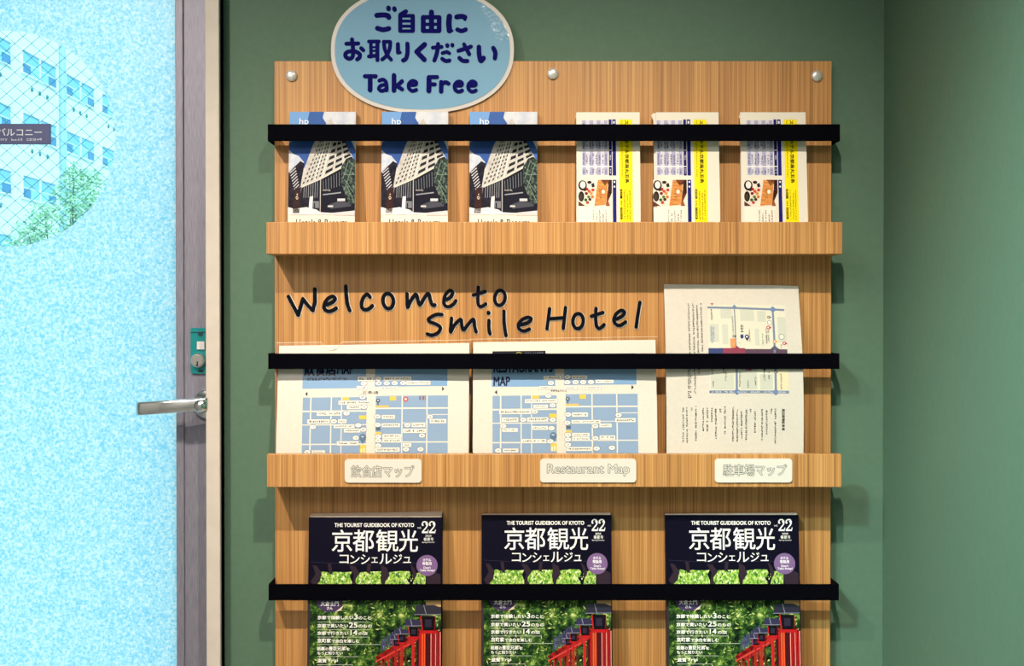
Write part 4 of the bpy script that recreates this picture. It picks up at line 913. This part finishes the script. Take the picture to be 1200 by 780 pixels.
# ------------------------------------------------------------------ guidebooks (bottom row)
NIGHT = mat('cover_navy', sr(12, 10, 30), 0.35, 0, 0.12)
FOL = noise_ink('cover_foliage', [(0.38, sr(8, 20, 12)), (0.49, sr(34, 66, 30)), (0.58, sr(92, 126, 50)), (0.68, sr(210, 216, 140))], 60, 6)
FOLL = noise_ink('cover_leaves', [(0.32, sr(36, 90, 34)), (0.46, sr(116, 168, 60)), (0.57, sr(186, 212, 108)), (0.68, sr(240, 244, 214))], 170, 3)
GREENS = [(24, 54, 26), (54, 92, 38), (88, 124, 46), (134, 162, 68), (196, 204, 120), (12, 30, 18), (40, 76, 48)]
def guidebook(label, x0, x1, ytop, T, yt, seed):
    s = Sheet('guidebook', x0, x1, ytop, yt, -0.050, FLOOR[2]); tag(s.root, label, 'magazine', 'guidebooks on the bottom shelf')
    fan = 0.0085 if seed == 1 else 0.0042
    bm = bmesh.new(); bm_box(bm, -s.W / 2 + .0005, s.W / 2 - .0012, 0.0004, T - 0.0006, 0.0005, s.H - 0.0006)
    for v in bm.verts:
        if v.co.z > s.H / 2 and v.co.y > T / 2: v.co.z += fan * (1.0 if v.co.x > 0 else 0.55)
    bm_obj('page_block', bm, [PAGES], s.root)
    bm = bmesh.new(); bm_box(bm, -s.W / 2, s.W / 2, T - 0.0006, T, 0, s.H + fan * .5, 0); bm_box(bm, -s.W / 2, -s.W / 2 + .0006, 0, T - .0006, 0, s.H, 0); bm_box(bm, -s.W / 2, s.W / 2, 0, 0.0005, 0, s.H, 0)
    jacket = bm_obj('jacket', bm, [NIGHT], s.root); jacket['label'] = 'dark glossy cover wrapping the pages'
    b = 832.0; p = Print(360.2, 517.6, 608, b, s.W, s.H)
    rg = random.Random(5)
    p.rect(362.5, 700, 516.4, 829, FOL, 1)
    for _ in range(900):
        x, y = rg.uniform(364, 515), rg.uniform(701, 828); a = rg.random() * 3.14; l, w_ = rg.uniform(1.2, 3), rg.uniform(.5, 1.2)
        c, sn = math.cos(a), math.sin(a); bias = 1 if y < 745 else 0
        q = [(x + c * l, y + sn * l), (x - sn * w_, y + c * w_), (x - c * l, y - sn * l), (x + sn * w_, y - c * w_)]
        if all(363 < X < 516 and 700 < Y < 829 for X, Y in q): p.poly(q, GREENS[min(6, rg.randrange(6) + bias)], 2)
    # tree trunk and branches in the picture
    for pts, w_ in (([(436, 700), (436.4, 722), (437.6, 745), (438, 764)], 1.2), ([(436, 716), (429, 707), (422, 704)], .9), ([(436.2, 712), (444, 704)], .9), ([(437, 730), (446, 722)], .7), ([(481, 700), (482, 712), (480, 730)], 1.1), ([(463, 722), (464, 742)], .6)): p.line(smooth_path(pts, 4), w_, (44, 56, 34), 1.6)
    # eaves across the upper picture
    for poly_ in ([(369.6, 674), (378, 672), (386, 674), (391, 672.4), (402, 673), (411.6, 672.6), (409, 678), (411.8, 684.6), (411.8, 690), (369.4, 690), (372, 682)], [(416.4, 678), (422, 673), (434, 672.4), (447.6, 672), (445, 679), (447.4, 690), (415.6, 690)], [(452, 678), (456, 673), (468, 671.6), (479, 672), (481, 676), (477, 683), (481, 690), (450, 690)], [(484, 684), (489, 674), (495, 672.4), (498.6, 676), (498, 690), (483, 690)]): p.poly(poly_, FOLL, 2)
    for k, gx in enumerate((372, 420, 456, 486)):
        for _ in range(60):
            x, y = gx + rg.uniform(0, 34 if k < 3 else 11), rg.uniform(674, 689); l = rg.uniform(.8, 1.8)
            if (k == 0 and x > 409) or (k == 1 and x > 446): continue
            p.poly([(x, y - l), (x + l * .6, y), (x, y + l), (x - l * .6, y)], rg.choice([(74, 140, 50), (160, 204, 90), (226, 240, 190), (36, 84, 40), (190, 214, 96)]), 3)
    for q in ([(365, 664.6), (370, 665.4), (376, 674), (374, 684), (368, 690), (363, 684), (369, 675)], [(383, 663), (387, 663), (389, 676), (385, 675)], [(408, 665), (415, 666), (421, 674), (415, 683), (419, 690), (412, 690), (414, 676)], [(430, 663), (434, 663), (433, 675), (429, 673)], [(446, 664), (453, 668), (456, 677), (451, 684), (448, 690), (446, 678)], [(480, 663.4), (485, 668), (488, 676), (484, 684), (483, 674)], [(499, 679), (508, 672), (516, 676), (516, 690), (500, 690)]): p.poly(q, ink(50, 38, 50), 4)
    p.line([(363, 661), (408, 663.4), (500, 662)], .6, (44, 42, 62), 3)
    # lanterns and red fence in the picture
    REDS, RED2, BK, SL = (184, 28, 32), (116, 18, 24), (16, 12, 20), (50, 50, 78)
    p.rect(499, 703, 516.6, 713.8, (190, 156, 108), 3)
    p.rect(488, 742, 517, 829, (60, 20, 22), 3)
    for k in range(7): p.rect(504.6 + k * 1.8, 743, 505.6 + k * 1.8, 829, REDS if k % 3 else (240, 140, 130), 4)
    for k in range(3): p.rect(491 + k * 2.8, 744, 493.2 + k * 2.8, 829, (226, 84, 40) if k else REDS, 4)
    def lantern(cx, yt_, k, post):
        w_ = 15.8 * k
        p.poly([(cx - w_, yt_ + 12 * k), (cx - w_ * .86, yt_), (cx + w_ * .5, yt_), (cx + w_, yt_ + 3.6 * k), (cx + w_ * .98, yt_ + 11.6 * k)], ink(*SL) if k < .9 else mat('roof_night', sr(34, 32, 50), .4), 5)
        p.line([(cx - w_ * .3, yt_), (cx - w_ * .1, yt_ + 11.6 * k)], .7, (150, 146, 170), 6); p.line([(cx - w_, yt_ + 11.4 * k), (cx + w_, yt_ + 11 * k)], .8, (130, 126, 150), 6)
        p.poly([(cx - 7.6 * k, yt_ + 13 * k), (cx + 9 * k, yt_ + 13 * k), (cx + 8 * k, yt_ + 31 * k), (cx - 5.6 * k, yt_ + 31 * k)], ink(*BK), 6); p.rect(cx - 3 * k, yt_ + 17 * k, cx + 4.4 * k, yt_ + 26 * k, (44, 40, 60), 7)
        p.line([(cx - 8 * k, yt_ + 13 * k), (cx - 6 * k, yt_ + 31 * k)], 1.5 * k, REDS, 7); p.line([(cx + 9 * k, yt_ + 13.6 * k), (cx + 8.4 * k, yt_ + 31 * k)], 1.2 * k, RED2, 7)
        p.poly([(cx - 11 * k, yt_ + 28 * k), (cx - 8 * k, yt_ + 30 * k), (cx + 10 * k, yt_ + 30 * k), (cx + 13 * k, yt_ + 28 * k), (cx + 10 * k, yt_ + 33.6 * k), (cx - 8 * k, yt_ + 33.6 * k)], ink(*REDS), 7)
        p.rect(cx - 2.6 * k, yt_ + 33 * k, cx + 3 * k, 829, post, 6)
    for k in range(8): p.rect(447 + k * 3, 752 - k * 2.2, 449 + k * 3, 765 - k * 1.5, (72, 70, 108), 3)
    for k in range(9): p.oval(443 + k * 4, 773 - k * 2.6, 3, 2.2, REDS if k % 2 else RED2, 4, 10); p.rect(442.4 + k * 4, 773 - k * 2.6, 444.2 + k * 4, 829, (180, 40, 36) if k % 2 else (110, 24, 26), 4)
    p.poly([(446, 770), (470, 752), (490, 745), (490, 752), (470, 766), (452, 778)], ink(170, 40, 38), 4); p.line([(440, 778), (480, 757)], 1.5, (212, 70, 60), 5)
    lantern(464, 747, .42, (170, 30, 34)); lantern(470.6, 739.6, .52, (180, 34, 36)); lantern(484, 728.6, .66, (190, 36, 38)); lantern(501, 711.4, 1.0, (70, 18, 26))
    # lettering
    WH = (244, 243, 240)
    p.text('THE TOURIST GUIDEBOOK OF KYOTO', 390.8, 615.2, 484.4, 619.6, WH, 5, 0.03)
    for ch, a, c in (('京', 388, 411.6), ('都', 412.6, 437.2), ('観', 440, 466), ('光', 467, 489)): p.text(ch, a, 623, c, 648.8, WH, 5, 0.007)
    for ch, a, c, t_, u_ in (('コ', 397, 407.6, 652.6, 662.6), ('ン', 409.4, 420.6, 653, 663), ('シ', 422, 432.6, 652, 663.4), ('ェ', 434.6, 442, 655.6, 661.8), ('ル', 444, 458.4, 651.4, 663.2), ('ジ', 460, 470.4, 652, 662.6), ('ュ', 472, 481, 655, 662)): p.text(ch, a, t_, c, u_, WH, 5, 0.007)
    def two(x): p.line(smooth_path([(x + .6, 617.4), (x + 1.4, 614.4), (x + 4, 613.4), (x + 6.6, 615), (x + 6.4, 618.6), (x + 3.6, 622.4), (x + .6, 626)], 4), 1.5, WH, 5); p.rect(x + .2, 625, x + 7.4, 627, WH, 5); p.line([(x + 5, 615), (x + 6.4, 618)], 1.6, WH, 5); p.oval(x + 1.3, 617.4, 1.1, 1.1, WH, 5, 12); p.line([(x + 7, 626), (x + 7.9, 622.8)], .9, WH, 5)
    two(493.4); two(502)
    p.text('vol.', 488.4, 619.2, 493, 621.6, WH, 5, 0.01); p.text('2020', 497.8, 629, 504.8, 631.2, WH, 5, 0.01); p.text('春夏号', 495.9, 632.2, 507.4, 636, WH, 5, 0.01); p.text('Spring-Summer', 494, 636.8, 509, 638.9, WH, 5, 0.0)
    p.oval(500, 665.1, 12.5, 12.4, (124, 96, 142), 6, 40)
    for t_, a, y0_, c, y1_ in (('ホテル', 495.2, 656.9, 504.6, 660.3), ('常設用', 494.6, 660.9, 505.2, 664.6), ("Don't", 496, 666.3, 504.4, 669), ('Take Away!', 491.6, 669.6, 509, 672.6)): p.text(t_, a, y0_, c, y1_, (240, 234, 244), 7, 0.03)
    p.oval(385.6, 705, 15.6, 15, (72, 58, 92), 6, 36); p.poly([(392, 720), (397, 716), (403, 711.4), (399, 718)], ink(226, 206, 190), 6)
    p.scrib(380, 702.6, 391.6, 705.2, WH, 7); p.text('大倉士門', 375.4, 707.2, 396.4, 712.6, WH, 7, 0.02); p.text('さん', 382.6, 713.6, 389.4, 716.8, WH, 7, 0.02)
    def row(parts, y0_, y1_):
        for t_, a, c, e in parts: p.text(t_, a, y0_ - e, c, y1_, WH, 8, 0.026)
    row((('京都で体験したい', 371.8, 413.6, 0), ('3', 414.8, 418.8, 1.4), ('のこと', 420, 434.6, -.6)), 724, 728.4); row((('京都で買いたい', 371.8, 407.6, 0), ('25', 409, 418.6, 1.4), ('のもの', 420, 435.6, -.6)), 733.6, 737.9); row((('京都で行きたい', 371.8, 408, 0), ('14', 410.8, 418.4, 1.4), ('の店', 420, 430.6, -.6)), 742.4, 746.6)
    row((('京町家', 372, 387.6, .6), ('で余白を楽しむ', 388.6, 421, -.4)), 751.2, 755.6); row((('話題', 371.8, 380.6, 0), ('の', 381.4, 384.6, -1), ('豊臣兄弟', 385.4, 404.6, .4), ('を', 405.6, 410, -1)), 760.4, 764.6); row((('もっと知りたい', 372, 401.6, 0),), 765.8, 769.6); row((('滋賀', 372.2, 382.8, .4), ('Trip', 384, 396.2, 0)), 774.6, 778.8); row((('特集', 372.2, 382.8, 0),), 785, 790)
    for y, x_ in ((731.2, 432), (740.2, 434), (748.8, 432), (757.4, 446), (771.6, 420), (781, 414)): p.rect(371.8, y, x_, y + .45, (200, 206, 196), 8)
    p.rect(360.2, 700, 363.2, 829, mat('cover_edge', sr(40, 26, 34), .5), 9)
    p.build('cover_print', s.root, 0.0)
guidebook('leftmost guidebook with thick pale page edge, on the bottom shelf', 360.2, 517.6, 605.6, 0.022, -0.026, 1)
guidebook('middle guidebook of the three, behind the bottom rail', 564, 717.6, 603.0, 0.011, -0.016, 2)
guidebook('rightmost guidebook of the three, on the bottom shelf', 781.2, 938.8, 603.0, 0.012, -0.017, 3)
